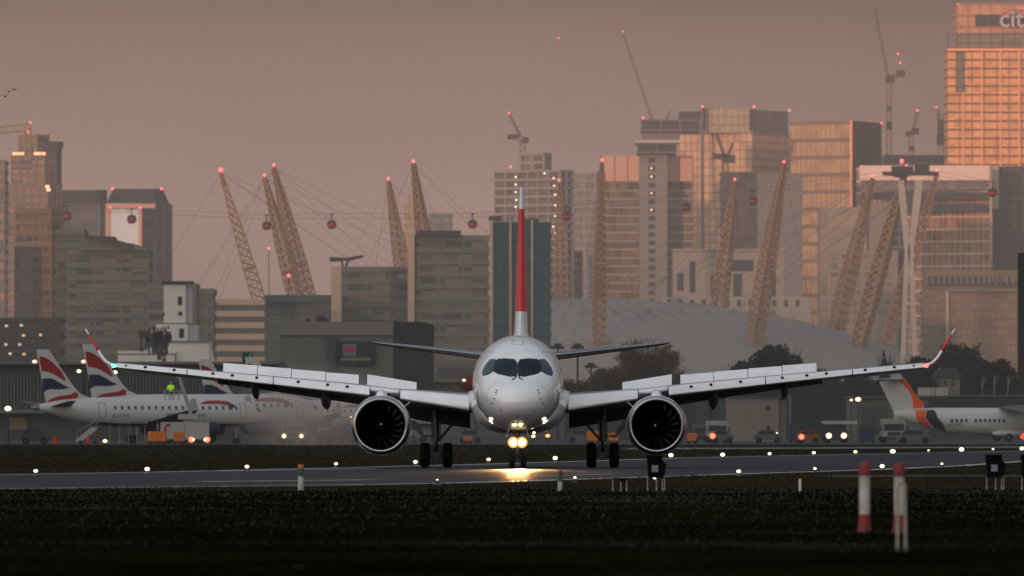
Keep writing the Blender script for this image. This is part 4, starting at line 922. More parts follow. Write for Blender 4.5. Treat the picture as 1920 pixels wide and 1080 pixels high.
# ================================================================== BUILDINGS
def corner_phi(ph): return R(ph)
def block(root, xl, xc, xr, yt, D, yb=None, ph=22, fh=3.9, bh=1.2, bw=4., mw=.5, glass=None, band=None, pr=.35, depth=26, mull=None, cap=0, capm=None):
    k = D/F; side = xr > xc+1; phi = R(ph) if side else 0.
    c = Vector((PX(xc, D), D, 0)); W1 = (xc-xl)*k/math.cos(phi); W2 = (xr-xc)*k/math.sin(phi) if side else depth
    W2 = min(W2, 140)
    z1 = PZ(yt, D); z0 = 0 if yb is None else PZ(yb, D); lo = c-root.location; lo.z = 0
    b = obj('facade', MB().box(-W1, 0, 0, W2, z0, z1-.05), glass, root, loc=lo, rz=-phi)
    if band is not None and fh:
        m = MB(); n = max(1, int((z1-z0)/fh))
        for i in range(n+1):
            zt = z1-i*fh
            if zt-bh < z0-.5: break
            m.box(-W1-pr, pr, -pr, W2+pr, max(zt-bh, z0+.01), zt)
        obj('floor_edges', m, band, root, loc=lo, rz=-phi)
    if mw and (mull or band):
        m = MB(); q = pr*.8; n = max(1, round(W1/bw)); few = band is None and n < 17 and not side
        for i in range(n+1):
            x = -W1+i*W1/n
            if few: obj('mullion', MB().box(x-mw/2, x+mw/2, -q, 0, z0, z1-.1), mull or band, root, loc=lo, rz=-phi)
            else: m.box(x-mw/2, x+mw/2, -q, 0, z0, z1-.1)
        n = max(1, round(W2/bw))
        if side:
            for i in range(n+1):
                y = i*W2/n; m.box(0, q, y-mw/2, y+mw/2, z0, z1-.1)
        if not few: obj('mullions', m, mull or band, root, loc=lo, rz=-phi)
    if cap: obj('roof_cap', MB().box(-W1-.8, .8, -.8, W2+.8, z1, z1+cap), capm or band, root, loc=lo, rz=-phi)
    return b
def bld(name, label, cat, px, D): return thing(name, label, cat, (PX(px, D), D, 0))
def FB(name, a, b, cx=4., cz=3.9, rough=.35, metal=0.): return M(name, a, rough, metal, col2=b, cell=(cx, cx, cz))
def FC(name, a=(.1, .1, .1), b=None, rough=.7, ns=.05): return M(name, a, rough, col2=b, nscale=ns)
RDL = M('obstruction_glow', (1, .2, .2), .3, haze_mix=False, emis=1.9, ecol=(1, .12, .13))
def redlight(root, px, py, D, r=1.0):
    r *= .52; p = P(px, py, D)-root.location; obj('warning_light', MB().ball(p, r, 8, 6), RDL, root, smooth=True)
def lit(root, pts, D, w_=1.2, mat=None):
    for (px, py) in pts:
        p = P(px, py, D)-root.location; obj('lit_window', MB().box(p.x-w_, p.x+w_, p.y-.15, p.y, p.z-w_*.75, p.z+w_*.75), mat or FLW, root)
FLW = M('window_glow', (1, .7, .4), .3, haze_mix=False, emis=.28, ecol=(1, .66, .40))
BRN = FC('brown_cladding', (.20, .135, .085), (.15, .105, .07)); TAN = FC('tan_cladding', (.21, .165, .125), (.17, .135, .11)); DSL = FC('dark_slate', (.035, .042, .052), (.05, .056, .065)); CRM = FC('cream_cladding', (.44, .34, .25), (.36, .29, .22))
PNK = FC('pink_sun_painted_cladding', (.66, .38, .28), (.58, .34, .26)); GSL = FC('grey_cladding', (.17, .165, .165), (.13, .13, .135)); PAL = FC('pale_concrete', (.30, .28, .26), (.24, .225, .21))  # PNK has pink sunrise light put into its colour
# --- far left
t = bld('tower_block', 'stepped pinkish residential tower at the far left, crane above it', 'tower', 60, 3900)
G1 = FB('tower_glass', (.07, .09, .105), (.36, .21, .14), 5, 4)
block(t, 35, 70, 89, 252, 3910, glass=G1, band=TAN, bh=1.4, mw=.8, ph=30)
block(t, 20, 84, 102, 290, 3895, glass=G1, band=TAN, bh=1.4, mw=.9, ph=30)
block(t, 10, 90, 113, 345, 3880, glass=G1, band=TAN, bh=1.4, mw=.9, ph=30)
lit(t, [(27, 288), (35, 288), (43, 288), (67, 288), (74, 288), (82, 288)], 3893, .8); lit(t, [(89, 350), (91, 356)], 3870, .8, M('warm_glint', (1, .6, .4), haze_mix=False, emis=.7, ecol=(1, .58, .38)))
t = bld('tower_block', 'slim dark slab tower directly right of the pinkish stepped tower', 'tower', 103, 4000); block(t, 88, 106, 113, 278, 4000, glass=FB('slab_glass', (.03, .035, .045), (.06, .065, .075)), band=DSL, bh=.8, cap=3, capm=DSL)
t = bld('tower_block', 'dark sliver of a tower cut by the left edge of the picture', 'tower', 2, 3600); block(t, -60, 8, 8, 300, 3600, glass=G1, band=GSL)
t = bld('apartment_block', 'brown banded block with a dark glass lower half at the far left', 'building', 62, 3000)
GB_ = FB('brown_block_glass', (.03, .032, .036), (.20, .13, .09), 4, 3.6)
block(t, 28, 96, 113, 390, 3000, glass=GB_, band=BRN, bh=1.7, mw=.7, fh=3.6, ph=35); block(t, 28, 62, 62, 462, 2996, glass=FB('dark_curtain', (.02, .025, .035), (.05, .055, .065), 3, 3.6), band=DSL, bh=.6, mw=.4, depth=3)
t = bld('office_block', 'low dark building with scattered warm lit windows at the left edge', 'building', 60, 2100)
block(t, -30, 110, 110, 596, 2100, glass=FB('dim_glass', (.025, .03, .036), (.055, .055, .055), 4, 3.6), band=FC('dim_band', (.05, .05, .05)), bh=.9, mw=.5, fh=3.6)
lit(t, [(12, 611), (40, 610), (44, 629), (76, 628), (37, 646), (11, 646), (19, 663), (45, 664)], 2099, .34)
t = bld('office_block', 'flat dark-topped office block between the slab tower and the pink-framed tower', 'building', 150, 4000)
block(t, 113, 191, 196, 357, 4000, glass=FB('grey_glass', (.07, .08, .09), (.12, .125, .13), 8, 4), band=None, mull=GSL, bw=14, mw=3.5); block(t, 112, 192, 197, 356, 3996, yb=378, glass=DSL, band=DSL)
t = bld('office_tower', 'tower with dark sloped roof and pink-edged pale front panel', 'tower', 250, 3950)
block(t, 199, 292, 318, 381, 3960, glass=FB('panel_glass', (.06, .07, .08), (.10, .11, .12), 6, 4), band=None, mull=GSL, bw=9, mw=2, ph=25)
D = 3940; m = MB(); o_ = t.location
pf = [P(200, 381, D), P(292, 381, D), P(318, 383, D+70), P(305, 354, D+60), P(289, 354, D+10), P(212, 354, D+10)]
m.add([p-o_ for p in pf], [(0, 1, 4, 5), (1, 2, 3, 4)]); obj('roof', m, DSL, t)
x0, x1, z0, z1 = PX(206, D), PX(262, D), 0, PZ(392, D); obj('front_panel', MB().box(x0-o_.x, x1-o_.x, -16, -14, z0, z1), FC('pale_panel', (.70, .78, .85), (.62, .70, .76)), t)
for a, b in ((199, 207), (261, 267)): obj('painted_lit_edge', MB().box(PX(a, D)-o_.x, PX(b, D)-o_.x, -17, -14.5, 0, PZ(385, D)), PNK, t)  # pink sunlight along the edges painted in by colour
obj('painted_lit_edge', MB().box(PX(199, D)-o_.x, PX(292, D)-o_.x, -18, -14.2, PZ(391, D), PZ(383, D)), PNK, t)
for p in ((211, 354), (303, 354), (206, 389), (263, 389)): redlight(t, *p, 3915)
# --- green glass residential with sloping roof
GG = FB('green_glass', (.030, .046, .046), (.165, .14, .10), 3.5, 3.3); GBND = FC('green_grey_band', (.135, .148, .130), (.10, .118, .110), ns=.12)
t = bld('apartment_building', 'greenish glass apartment building with a sloping dark roof on the left', 'building', 200, 2400)
block(t, 108, 155, 155, 430, 2420, glass=FB('olive_glass', (.06, .065, .06), (.12, .11, .085), 7, 3.6), band=GBND, bh=1.4, fh=3.6); block(t, 128, 277, 277, 468, 2400, glass=GG, band=GBND, bh=1.5, fh=3.3, bw=7)
D = 2398; o_ = t.location; m = MB(); m.prism([p-o_ for p in (P(150, 470, D), P(278, 470, D), P(278, 466, D), P(252, 457, D), P(160, 446, D), P(150, 452, D))], (0, 20, 0)); obj('sloping_roof', m, GBND, t)
m = MB(); m.prism([p-o_-Vector((0, 2, 0)) for p in (P(163, 446, D), P(248, 466, D), P(247, 458, D), P(216, 449, D), P(215, 444, D), P(164, 441, D))], (0, 14, 0)); obj('roof_plant', m, DSL, t)
t = bld('apartment_building', 'lower greenish apartment wing behind the white tower, with a stepped top', 'building', 340, 2350)
block(t, 277, 366, 366, 531, 2360, glass=GG, band=GBND, bh=1.5, fh=3.3, bw=7); block(t, 366, 398, 398, 541, 2362, glass=GG, band=GBND, bh=1.5, fh=3.3, bw=7)
# --- white mill tower
WHS = FC('white_stone', (.66, .62, .56), (.56, .53, .48), ns=.12); WHS2 = FC('white_stone_shaded', (.36, .36, .37), (.30, .30, .315), ns=.12); HOLE = FC('dark_opening', (.02, .022, .028))  # WHS2 is the same stone with side-face shade put into its colour
t = bld('mill_tower', 'white rendered tower with one tall and one round opening, stepped base', 'tower', 335, 1750); D = 1750; o_ = t.location
def mbox(x0, x1, y0, y1, D, dep, mat, nm, par=t):
    return obj(nm, MB().box(PX(x0, D)-par.location.x, PX(x1, D)-par.location.x, D-par.location.y, D-par.location.y+dep, max(PZ(y1, D), 0) if y1 else 0, PZ(y0, D)), mat, par)
mbox(307, 348, 534, 606, D, 5, WHS, 'tower_shaft'); mbox(348.2, 361, 536, 606, D+.6, 4, WHS2, 'tower_side'); mbox(303, 362, 527, 533, D-.3, 5.5, DSL, 'flat_roof')  # right face with painted shade, set as a separate box
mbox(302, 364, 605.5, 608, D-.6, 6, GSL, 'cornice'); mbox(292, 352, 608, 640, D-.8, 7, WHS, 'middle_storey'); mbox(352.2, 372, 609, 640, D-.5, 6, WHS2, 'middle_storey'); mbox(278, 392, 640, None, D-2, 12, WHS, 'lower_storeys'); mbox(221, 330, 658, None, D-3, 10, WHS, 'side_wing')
m = MB(); m.prism([p-o_ for p in (P(392, 640, D-1), P(404, 690, D-1), P(404, 760, D-1), P(390, 760, D-1))], (0, 9, 0)); obj('sloping_buttress', m, WHS, t)
mbox(333.5, 341.5, 556, 572, D-.1, .09, HOLE, 'tall_opening'); mbox(336, 345, 616, 633, D-.95, .1, HOLE, 'middle_opening'); mbox(305.5, 308.5, 585, 592, D-.1, .09, HOLE, 'small_opening')
c = P(338, 588, D); obj('round_opening', MB().tube((c.x-o_.x, -.1, c.z), (c.x-o_.x, 0, c.z), .42, n=16), HOLE, t); obj('wall_ledge', MB().box(PX(277, D)-o_.x, PX(393, D)-o_.x, -2.3, 1, PZ(642, D), PZ(639, D)), GSL, t)
obj('hoarding_frame', MB().box(PX(222, D)-o_.x, PX(331, D)-o_.x, -3.2, -3.02, PZ(664.5, D), PZ(663, D)).box(PX(329, D)-o_.x, PX(331, D)-o_.x, -3.3, -3.02, 0, PZ(664, D)), M('rust_frame', (.15, .06, .04), .7), t)
# dark gantry in front of it
t = thing('lattice_gantry', 'dark lattice mast with a cluster of equipment in front of the white tower', 'mast', (PX(308, 1700), 1700, 0)); D = 1700; k = D/F
m = MB()
for s in (-1, 1): m.tube((s*2*k, 0, 0), (s*2*k, 0, PZ(613, D)), .16, n=5)
for i in range(18): m.tube((-2*k, 0, i*1.0), (2*k, 0, i*1.0+1), .08, n=4)
obj('mast', m, DKG, t)
random.seed(3); m = MB()
for i in range(30):
    x, z = random.gauss(-13, 11)*k, PZ(random.gauss(638, 10), D); s = random.uniform(.15, .6); m.box(x-s, x+s, -.5, .5, z-s*1.3, z+s*1.3)
for i in range(9): x = random.uniform(-30, 8)*k; m.tube((x, 0, PZ(665, D)), (x, 0, PZ(random.uniform(612, 630), D)), .13, n=4)
for x in (-28, -20, -12): m.tube((x*k, 0, PZ(665, D)), (x*k, 0, PZ(615, D)), .14, n=4)
m.tube((-34*k, 0, PZ(640, D)), (14*k, 0, PZ(636, D)), .2, n=4); m.box(-48*k, -38*k, -.6, .6, PZ(632, D), PZ(619, D)); m.tube((-43*k, 0, PZ(660, D)), (-43*k, 0, PZ(630, D)), .2, n=4); m.tube((-48*k, 0, PZ(655, D)), (14*k, 0, PZ(640, D)), .12, n=4)
obj('equipment', m, DKG, t)
# --- banded building, blue block, thin stack with canopy
t = bld('office_block', 'low block banded in warm cream and dark glass left of centre', 'building', 448, 2700); block(t, 400, 495, 495, 561, 2700, glass=FB('blue_dark_glass', (.04, .05, .06), (.07, .075, .08)), band=FC('warm_band', (.38, .29, .22), (.32, .255, .20)), fh=3.4, bh=1.7, mw=0)
t = bld('office_block', 'blue-grey block with a plain upper band in front of the leaning masts', 'building', 568, 2500); block(t, 498, 638, 638, 553, 2500, glass=FB('bluegrey_glass', (.07, .085, .09), (.13, .13, .115), 6, 3.6), band=FC('bluegrey_band', (.085, .11, .115), (.10, .12, .12)), fh=3.6, bh=1.5, bw=6); block(t, 498, 638, 638, 553, 2495, yb=566, glass=FC('teal_parapet', (.05, .08, .085)), band=None, mw=0, depth=3)
t = bld('stair_tower', 'narrow cream stack with a thin winged canopy on top', 'tower', 631, 2480); block(t, 621, 640, 640, 500, 2480, glass=CRM, band=None, mw=0, depth=8)
o_ = t.location; D = 2480; m = MB(); m.prism([p-o_ for p in (P(617, 486, D), P(618, 482, D), P(650, 483, D), P(681, 478, D), P(682, 481, D), P(655, 488, D), P(620, 490, D))], (0, 8, 0)); obj('canopy', m, DSL, t); obj('canopy_strut', MB().tube(P(643, 500, D+3)-o_, P(640, 486, D+3)-o_, .3, n=6).tube(P(648, 500, D+3)-o_, P(654, 486, D+3)-o_, .3, n=6), DSL, t)
t = bld('apartment_building', 'long greenish apartment building left of the teal hotel, tall right-hand wing', 'building', 770, 2520)
block(t, 640, 778, 778, 500, 2530, glass=GG, band=GBND, fh=3.3, bh=1.5, bw=8); block(t, 777, 915, 915, 441, 2515, glass=GG, band=GBND, fh=3.3, bh=1.5, bw=8); block(t, 779, 864, 864, 432, 2512, yb=443, glass=DSL, band=None, mw=0, depth=10); block(t, 764.5, 777, 777, 441, 2513, glass=CRM, band=None, mw=0, depth=10)
t = bld('tower_block', 'small cream tower peeping between the two inner left masts', 'tower', 773, 3800); block(t, 757, 790, 790, 378, 3800, glass=FB('cream_tower_glass', (.25, .2, .15), (.36, .29, .2)), band=CRM)
t = bld('tower_block', 'small blue-grey tower top right of the inner left masts', 'tower', 826, 3900); block(t, 806, 847, 847, 401, 3900, glass=FB('bg_tower_glass', (.13, .15, .16), (.19, .2, .2)), band=GSL, bh=.8)
# --- hotel
t = bld('hotel_tower', 'dark teal glass hotel slab with cream vertical fins behind the jet tail', 'tower', 975, 2450)
block(t, 921, 1032, 1032, 416, 2450, glass=FB('teal_glass', (.004, .036, .062), (.016, .062, .090), 3.2, 3.3, rough=.3), band=FC('teal_band', (.014, .060, .088)), fh=3.3, bh=.8, bw=3.2, mw=.25)
for a, b in ((919, 924.5), (955, 959), (995.5, 999.5)): o_ = t.location; obj('vertical_fin', MB().box(PX(a, 2450)-o_.x, PX(b, 2450)-o_.x, -1.2, 0, 0, PZ(413, 2450)), FC('fin_cream', (.33, .27, .21)), t)
obj('roof_plant', MB().box(PX(916, 2450)-o_.x, PX(940, 2450)-o_.x, 2, 8, PZ(413, 2450), PZ(405, 2450)).box(PX(975, 2450)-o_.x, PX(1010, 2450)-o_.x, 5, 12, PZ(414, 2450), PZ(409, 2450)), DSL, t)
# --- tower under construction
SLB = FC('raw_concrete', (.30, .275, .25), (.24, .22, .20)); VOID = FB('open_floor_shadow', (.07, .07, .072), (.16, .145, .125), 3, 3.8)
t = bld('unfinished_tower', 'tower under construction with open concrete floors and a raised core behind the fin', 'tower', 1000, 4200)
block(t, 928, 1050, 1073, 318, 4200, glass=VOID, band=SLB, fh=3.9, bh=1.1, bw=6, mw=.7, ph=30, pr=.8); block(t, 975, 1020, 1033, 286, 4215, yb=320, glass=VOID, band=SLB, fh=3.9, bh=1.3, bw=5, mw=1.0)
redlight(t, 957, 313, 4180); lit(t, [(967, 332), (967, 346), (967, 360), (968, 375), (967, 388), (1038, 334), (1039, 348), (1041, 365), (1041, 385), (1041, 405), (1037, 425), (1041, 437), (948, 425), (1021, 325)], 4195, .42, M('work_light', (1, .8, .6), haze_mix=False, emis=.9, ecol=(1, .82, .62)))
t = bld('tower_block', 'plain pale grey tower just right of the unfinished tower', 'tower', 1100, 4350); block(t, 1074, 1118, 1128, 322, 4350, glass=FB('pale_tower_glass', (.16, .15, .15), (.22, .2, .19), 3, 4), band=PAL, fh=4, bh=1.0, bw=7, mw=1.0, ph=30); block(t, 1068, 1092, 1092, 470, 4300, glass=DSL, band=GSL)
GRD = FB('cage_glass', (.035, .04, .045), (.24, .19, .14), 2.7, 3.9); GRDB = FC('cage_frame', (.36, .31, .27), (.28, .25, .23))
t = bld('residential_tower', 'pink-topped tower with a dark gridded body left of the tall grey core', 'tower', 1165, 4250); block(t, 1128, 1201, 1201, 340, 4250, glass=GRD, band=GRDB, fh=3.9, bh=.75, bw=2.7, mw=.4, mull=FC('cage_mullion', (.16, .145, .135))); block(t, 1128, 1201, 1201, 292, 4245, yb=340, glass=PNK, band=None, mull=TAN, bw=6, mw=.4, depth=12)
t = bld('residential_tower', 'pink-topped tower with a dark gridded body right of the tall grey core', 'tower', 1275, 4250); block(t, 1249, 1299, 1299, 340, 4252, glass=GRD, band=GRDB, fh=3.9, bh=.75, bw=2.7, mw=.4, mull=FC('cage_mullion', (.16, .145, .135))); block(t, 1249, 1299, 1299, 292, 4247, yb=340, glass=PNK, band=None, mull=TAN, bw=6, mw=.4, depth=12)
t = bld('core_tower', 'tall grey tower with a wide dark crown and one column of windows', 'tower', 1226, 4230)
GC = FC('core_grey', (.215, .205, .20), (.185, .178, .175)); block(t, 1199, 1251, 1251, 288, 4230, glass=GC, band=None, mw=0, depth=22); block(t, 1196, 1268, 1268, 268, 4225, yb=289, glass=DSL, band=GSL, fh=4, bh=.7, bw=8); block(t, 1190, 1275, 1275, 262, 4222, yb=268, glass=FC('crown_pale', (.42, .38, .35)), band=None, mw=0); block(t, 1203, 1312, 1312, 224, 4232, yb=248, glass=FC('crown_dark', (.05, .055, .06)), band=GSL, fh=4.5, bh=.6, bw=9, mw=.7); block(t, 1205, 1275, 1275, 248, 4234, yb=263, glass=GSL, band=None, mw=0)
o_ = t.location
for i in range(24):
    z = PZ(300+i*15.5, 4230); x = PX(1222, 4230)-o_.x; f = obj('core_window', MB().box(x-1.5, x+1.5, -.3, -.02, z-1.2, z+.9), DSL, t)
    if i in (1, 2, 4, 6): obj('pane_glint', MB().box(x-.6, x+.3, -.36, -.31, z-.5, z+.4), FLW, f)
redlight(t, 1206, 221, 4225)
t.location = t.location
# --- the big orange block
ORF = FB('orange_sun_painted_glass', (.50, .31, .20), (.68, .42, .27), 3.2, 4.0, rough=.45); ORB = FC('orange_band', (.42, .235, .15), (.36, .21, .14))  # sunrise light put into the facade colours
t = bld('office_tower', 'broad office tower with painted-in orange light, grey flank shade and rooftop corner lights', 'tower', 1400, 4400)
block(t, 1275, 1411, 1484, 249, 4400, glass=ORF, band=ORB, fh=4.0, bh=.5, bw=3.2, mw=.3, ph=28); block(t, 1322, 1408, 1408, 201, 4402, yb=249, glass=FB('cream_sun_painted_glass', (.38, .30, .21), (.46, .36, .25), 3.2, 4), band=FC('cream_line', (.30, .25, .18)), fh=4, bh=.6, bw=3.2, mw=.3, depth=40); block(t, 1408, 1412, 1482, 205, 4400, yb=252, glass=FB('painted_flank_shade', (.15, .15, .155), (.19, .19, .19), 6, 4), band=None, mw=0, ph=28)  # flank's grey is side shade put into the colour
block(t, 1315, 1322, 1322, 204, 4398, yb=243, glass=DSL, band=None, mw=0, depth=30); block(t, 1405.5, 1410, 1410, 204, 4396, yb=243, glass=DSL, band=None, mw=0, depth=6); block(t, 1275, 1314, 1314, 209, 4440, yb=222, glass=DSL, band=None, mw=0); block(t, 1276, 1318, 1318, 222, 4438, yb=250, glass=GSL, band=DSL, fh=4, bh=.6)
o_ = t.location; obj('corner_column', MB().tube(P(1317, 200, 4395)-o_, Vector((P(1317, 200, 4395).x-o_.x, -5, 0)), .8, n=8), GSL, t)
for p in ((1317, 200), (1414, 200), (1480, 207)): redlight(t, *p, 4390)
t = bld('office_block', 'dark blue-grey slab tucked between the orange tower and the gold tower', 'building', 1492, 4500); block(t, 1484, 1502, 1502, 273, 4500, glass=DSL, band=GSL, bh=.7)
t = bld('office_block', 'dark glass and grey stone block in front of the orange tower', 'building', 1430, 4100)
block(t, 1353, 1420, 1420, 322, 4105, glass=FB('dk_glass', (.035, .045, .055), (.085, .085, .085), 3.5, 3.9), band=FC('dk_band', (.10, .085, .075)), fh=3.9, bh=.7, bw=3.5, mw=.3); block(t, 1420, 1505, 1505, 324, 4100, glass=FC('plain_grey_side', (.185, .18, .18), (.16, .158, .16), ns=.02), band=None, mw=0)
t = bld('museum_block', 'pale low block with tall dark slot windows above the dome edge', 'building', 1370, 3700)
block(t, 1262, 1470, 1470, 470, 3700, glass=FC('pale_slot_wall', (.285, .245, .21), (.25, .22, .19)), band=None, mw=0); o_ = t.location
for a, b, c_, d_ in ((1293, 1303, 490, 548), (1270, 1281, 512, 545), (1333, 1339, 516, 558), (1375, 1390, 513, 590), (1372, 1412, 487, 508), (1444, 1454, 510, 590)): obj('slot_window', MB().box(PX(a, 3700)-o_.x, PX(b, 3700)-o_.x, -.5, -.05, PZ(d_, 3700), PZ(c_, 3700)), DSL, t)
obj('roof_rail', MB().box(PX(1258, 3700)-o_.x, PX(1474, 3700)-o_.x, -1, 3, PZ(470, 3700), PZ(467, 3700)), PAL, t)
t = bld('office_block', 'long low pale block with a row of small dark windows behind the dome crest', 'building', 1300, 3650); block(t, 1240, 1520, 1520, 556, 3650, glass=PAL, band=None, mw=0); o_ = t.location
for i in range(12): obj('small_window', MB().box(PX(1250+i*22, 3650)-o_.x, PX(1257+i*22, 3650)-o_.x, -.4, -.04, PZ(574, 3650), PZ(562, 3650)), DSL, t)
# --- gold tower
t = bld('office_tower', 'ribbed tower with painted-in gold light, dark flank shade and corner glint', 'tower', 1570, 4350)
GLD = FB('gold_sun_painted_glass', (.36, .23, .13), (.52, .33, .19), 2.6, 4.1, rough=.45); block(t, 1485, 1595, 1657, 226, 4350, glass=GLD, band=FC('gold_sun_painted_band', (.22, .145, .095)), fh=8.2, bh=1.8, bw=2.6, mw=.55, ph=25, mull=FC('gold_sun_painted_rib', (.46, .29, .17), (.38, .25, .15)))  # gold sunrise light put into glass, band and rib colours
block(t, 1597.5, 1600, 1658, 227, 4342, glass=DSL, band=None, mw=0, ph=25); o_ = t.location; obj('painted_corner_glint', MB().box(PX(1594, 4335)-o_.x, PX(1597.5, 4335)-o_.x, -17, -14, 0, PZ(226, 4335)), M('painted_orange_glint', (.9, .35, .18), .4, emis=.25, ecol=(1, .38, .18)), t); redlight(t, 1653, 231, 4330)  # flank shade painted as a dark colour; corner glint painted by emission
t = bld('office_block', 'cream block with a dappled bubble-pattern front behind the leaning masts', 'building', 1600, 4000)
block(t, 1537, 1625, 1625, 388, 4000, glass=FB('dapple', (.20, .17, .14), (.31, .245, .19), 5, 5), band=None, mw=0); block(t, 1625, 1680, 1680, 378, 4003, glass=FC('plain_beige', (.25, .21, .18), (.22, .19, .165)), band=None, mw=0); block(t, 1672, 1700, 1700, 378, 3998, glass=DSL, band=GSL, bh=.6); block(t, 1555, 1680, 1680, 470, 3985, glass=FB('check', (.10, .11, .11), (.25, .215, .17), 4, 4), band=FC('check_band', (.24, .20, .165)), fh=4, bh=1.6, bw=5, mw=1.6)
# --- white topped wide block
t = bld('office_building', 'wide office building with a bright pinkish-white top band and orange floors', 'building', 1735, 4150)
WT_ = FC('white_top', (.85, .62, .52), (.78, .58, .48)); STR = FB('stripe_glass', (.16, .10, .075), (.40, .215, .13), 3, 3.9)
block(t, 1613, 1856, 1860, 311, 4150, glass=STR, band=FC('stripe_band', (.66, .48, .36), (.56, .42, .32)), fh=5.6, bh=.9, bw=3, mw=.25, ph=30); block(t, 1612, 1857, 1857, 310, 4144, yb=338, glass=WT_, band=None, mw=0, depth=6); block(t, 1616, 1855, 1855, 338, 4145, yb=356, glass=FB('grille', (.10, .10, .10), (.2, .18, .16), 1.6, 8), band=None, mull=GSL, bw=2.6, mw=.7, depth=5); block(t, 1616, 1855, 1855, 360, 4144.5, yb=374, glass=DSL, band=None, mw=0, depth=5); block(t, 1616, 1855, 1855, 381, 4144.5, yb=396, glass=DSL, band=None, mw=0, depth=5)
o_ = t.location; obj('corner_strip', MB().box(PX(1855, 4140)-o_.x, PX(1859, 4140)-o_.x, -13, -10, PZ(492, 4140), PZ(310, 4140)), CRM, t)
t = bld('office_building', 'dark office building with a cream corner column at the right edge', 'building', 1890, 4180); block(t, 1873, 1980, 1980, 312, 4180, glass=FB('dark_r', (.05, .052, .058), (.085, .08, .08)), band=DSL, bh=.6); block(t, 1861, 1873, 1873, 311, 4175, glass=CRM, band=None, mw=0, depth=8); block(t, 1860, 1873.5, 1873.5, 392, 4172, glass=DSL, band=None, mw=0, depth=3)
t = bld('office_building', 'brown stone building with a dark louvred band and roof lettering at the right', 'building', 1820, 3850)
block(t, 1736, 1912, 1912, 506, 3850, glass=BRN, band=None, mw=0); block(t, 1738, 1910, 1910, 517, 3846, yb=534, glass=DSL, band=None, mull=GSL, bw=2.4, mw=.7, depth=4); o_ = t.location
text_mesh('roof_lettering', 'STATE STREET', 3.1, FC('letter_cream', (.26, .20, .165)), t, frame((PX(1895, 3844)-o_.x, -7.6, PZ(525, 3844)), (1, 0, 0), (0, 0, 1)), bold=.05)
block(t, 1731, 1775, 1775, 545, 3840, glass=FB('brick_r', (.13, .09, .07), (.25, .155, .11), 3, 3.6), band=BRN, fh=3.6, bh=1.2, bw=3, mw=.6); block(t, 1776, 1906, 1906, 546, 3835, glass=FB('brick_r2', (.15, .10, .075), (.27, .165, .115), 3, 3.6), band=BRN, fh=3.6, bh=1.2, bw=3, mw=.5); block(t, 1774, 1779, 1779, 545, 3833, glass=CRM, band=None, mw=0, depth=5); block(t, 1777, 1906, 1906, 541, 3832, yb=546, glass=GSL, band=None, mw=0, depth=5)
t = bld('office_block', 'low dark block behind the wide white-topped building', 'building', 1715, 4500); block(t, 1658, 1776, 1776, 290, 4500, glass=DSL, band=GSL, bh=.6)
# --- the tall glowing tower
t = bld('skyscraper', 'tallest tower, orange glow painted into its glass, with a sign near its roof at the right edge', 'skyscraper', 1850, 4300)
CG = FB('painted_glow_glass', (.58, .27, .115), (.86, .42, .18), 3.0, 4.1, rough=.45, metal=.15); CB = FC('painted_glow_band', (.26, .13, .08), (.20, .105, .07), ns=.1); CT = FB('top_glass', (.46, .22, .14), (.66, .30, .17), 5, 4.2, rough=.4)  # orange sunrise glow put into the facade colours
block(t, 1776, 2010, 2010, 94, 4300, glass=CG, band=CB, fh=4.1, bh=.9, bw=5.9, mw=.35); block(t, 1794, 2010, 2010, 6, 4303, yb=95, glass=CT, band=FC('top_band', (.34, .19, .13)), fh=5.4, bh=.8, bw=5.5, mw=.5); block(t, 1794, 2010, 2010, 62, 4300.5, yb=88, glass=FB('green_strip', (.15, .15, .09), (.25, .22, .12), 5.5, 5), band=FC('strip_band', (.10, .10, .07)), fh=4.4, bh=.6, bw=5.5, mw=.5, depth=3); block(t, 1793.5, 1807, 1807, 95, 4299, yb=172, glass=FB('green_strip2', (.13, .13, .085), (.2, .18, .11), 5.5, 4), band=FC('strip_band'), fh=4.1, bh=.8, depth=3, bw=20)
block(t, 1829, 1990, 1990, 27, 4301, yb=48, glass=DSL, band=None, mull=GSL, bw=5.5, mw=.25, depth=3); o_ = t.location; k = 4300/F
for x in (1841, 1876, 1911): obj('painted_glint_mullion', MB().box(PX(x-1, 4300)-o_.x, PX(x+1, 4300)-o_.x, -1.0, -.3, 0, PZ(92, 4300)), M('painted_orange_glint'), t)  # sun glint painted on mullions by emission, no lamp here
obj('painted_glint_mullion', MB().box(PX(1805, 4300)-o_.x, PX(1807, 4300)-o_.x, -1.0, -.3, 0, PZ(176, 4300)), M('painted_orange_glint'), t)
obj('painted_glint_ledge', MB().box(PX(1776, 4300)-o_.x, PX(2010, 4300)-o_.x, -1.2, -.4, PZ(95, 4300), PZ(91.5, 4300)), M('painted_orange_glint'), t)  # ledge glint painted by emission
text_mesh('sign_lettering', 'citi', 34*k/.72, FC('sign_white', (.50, .46, .46)), t, frame((PX(1902, 4296)-o_.x, -4.5, PZ(36, 4296)), (1, 0, 0), (0, 0, 1)), bold=.12)
m = MB(); rr = []
for i in range(13):
    a = math.pi*(.12+.76*i/12); rr.append([Vector((PX(1907, 4296)-o_.x+q*math.cos(a)*1.15, -4.6, PZ(24.5, 4296)+(q*math.sin(a)-4.6)*.7)) for q in (6.1, 7.1)])
m.rings(rr, closed=False, cap=False); obj('sign_arc', m, M('sign_red', (.5, .05, .05), .5), t); redlight(t, 1796, 8, 4290, .6)
t = thing('spire', 'thin dark mast just left of the glowing tower', 'mast', (PX(1778, 4350), 4350, 0)); obj('pole', MB().tube((0, 0, 0), (0, 0, PZ(62, 4350)), 1.3, .2, 8), DSL, t)

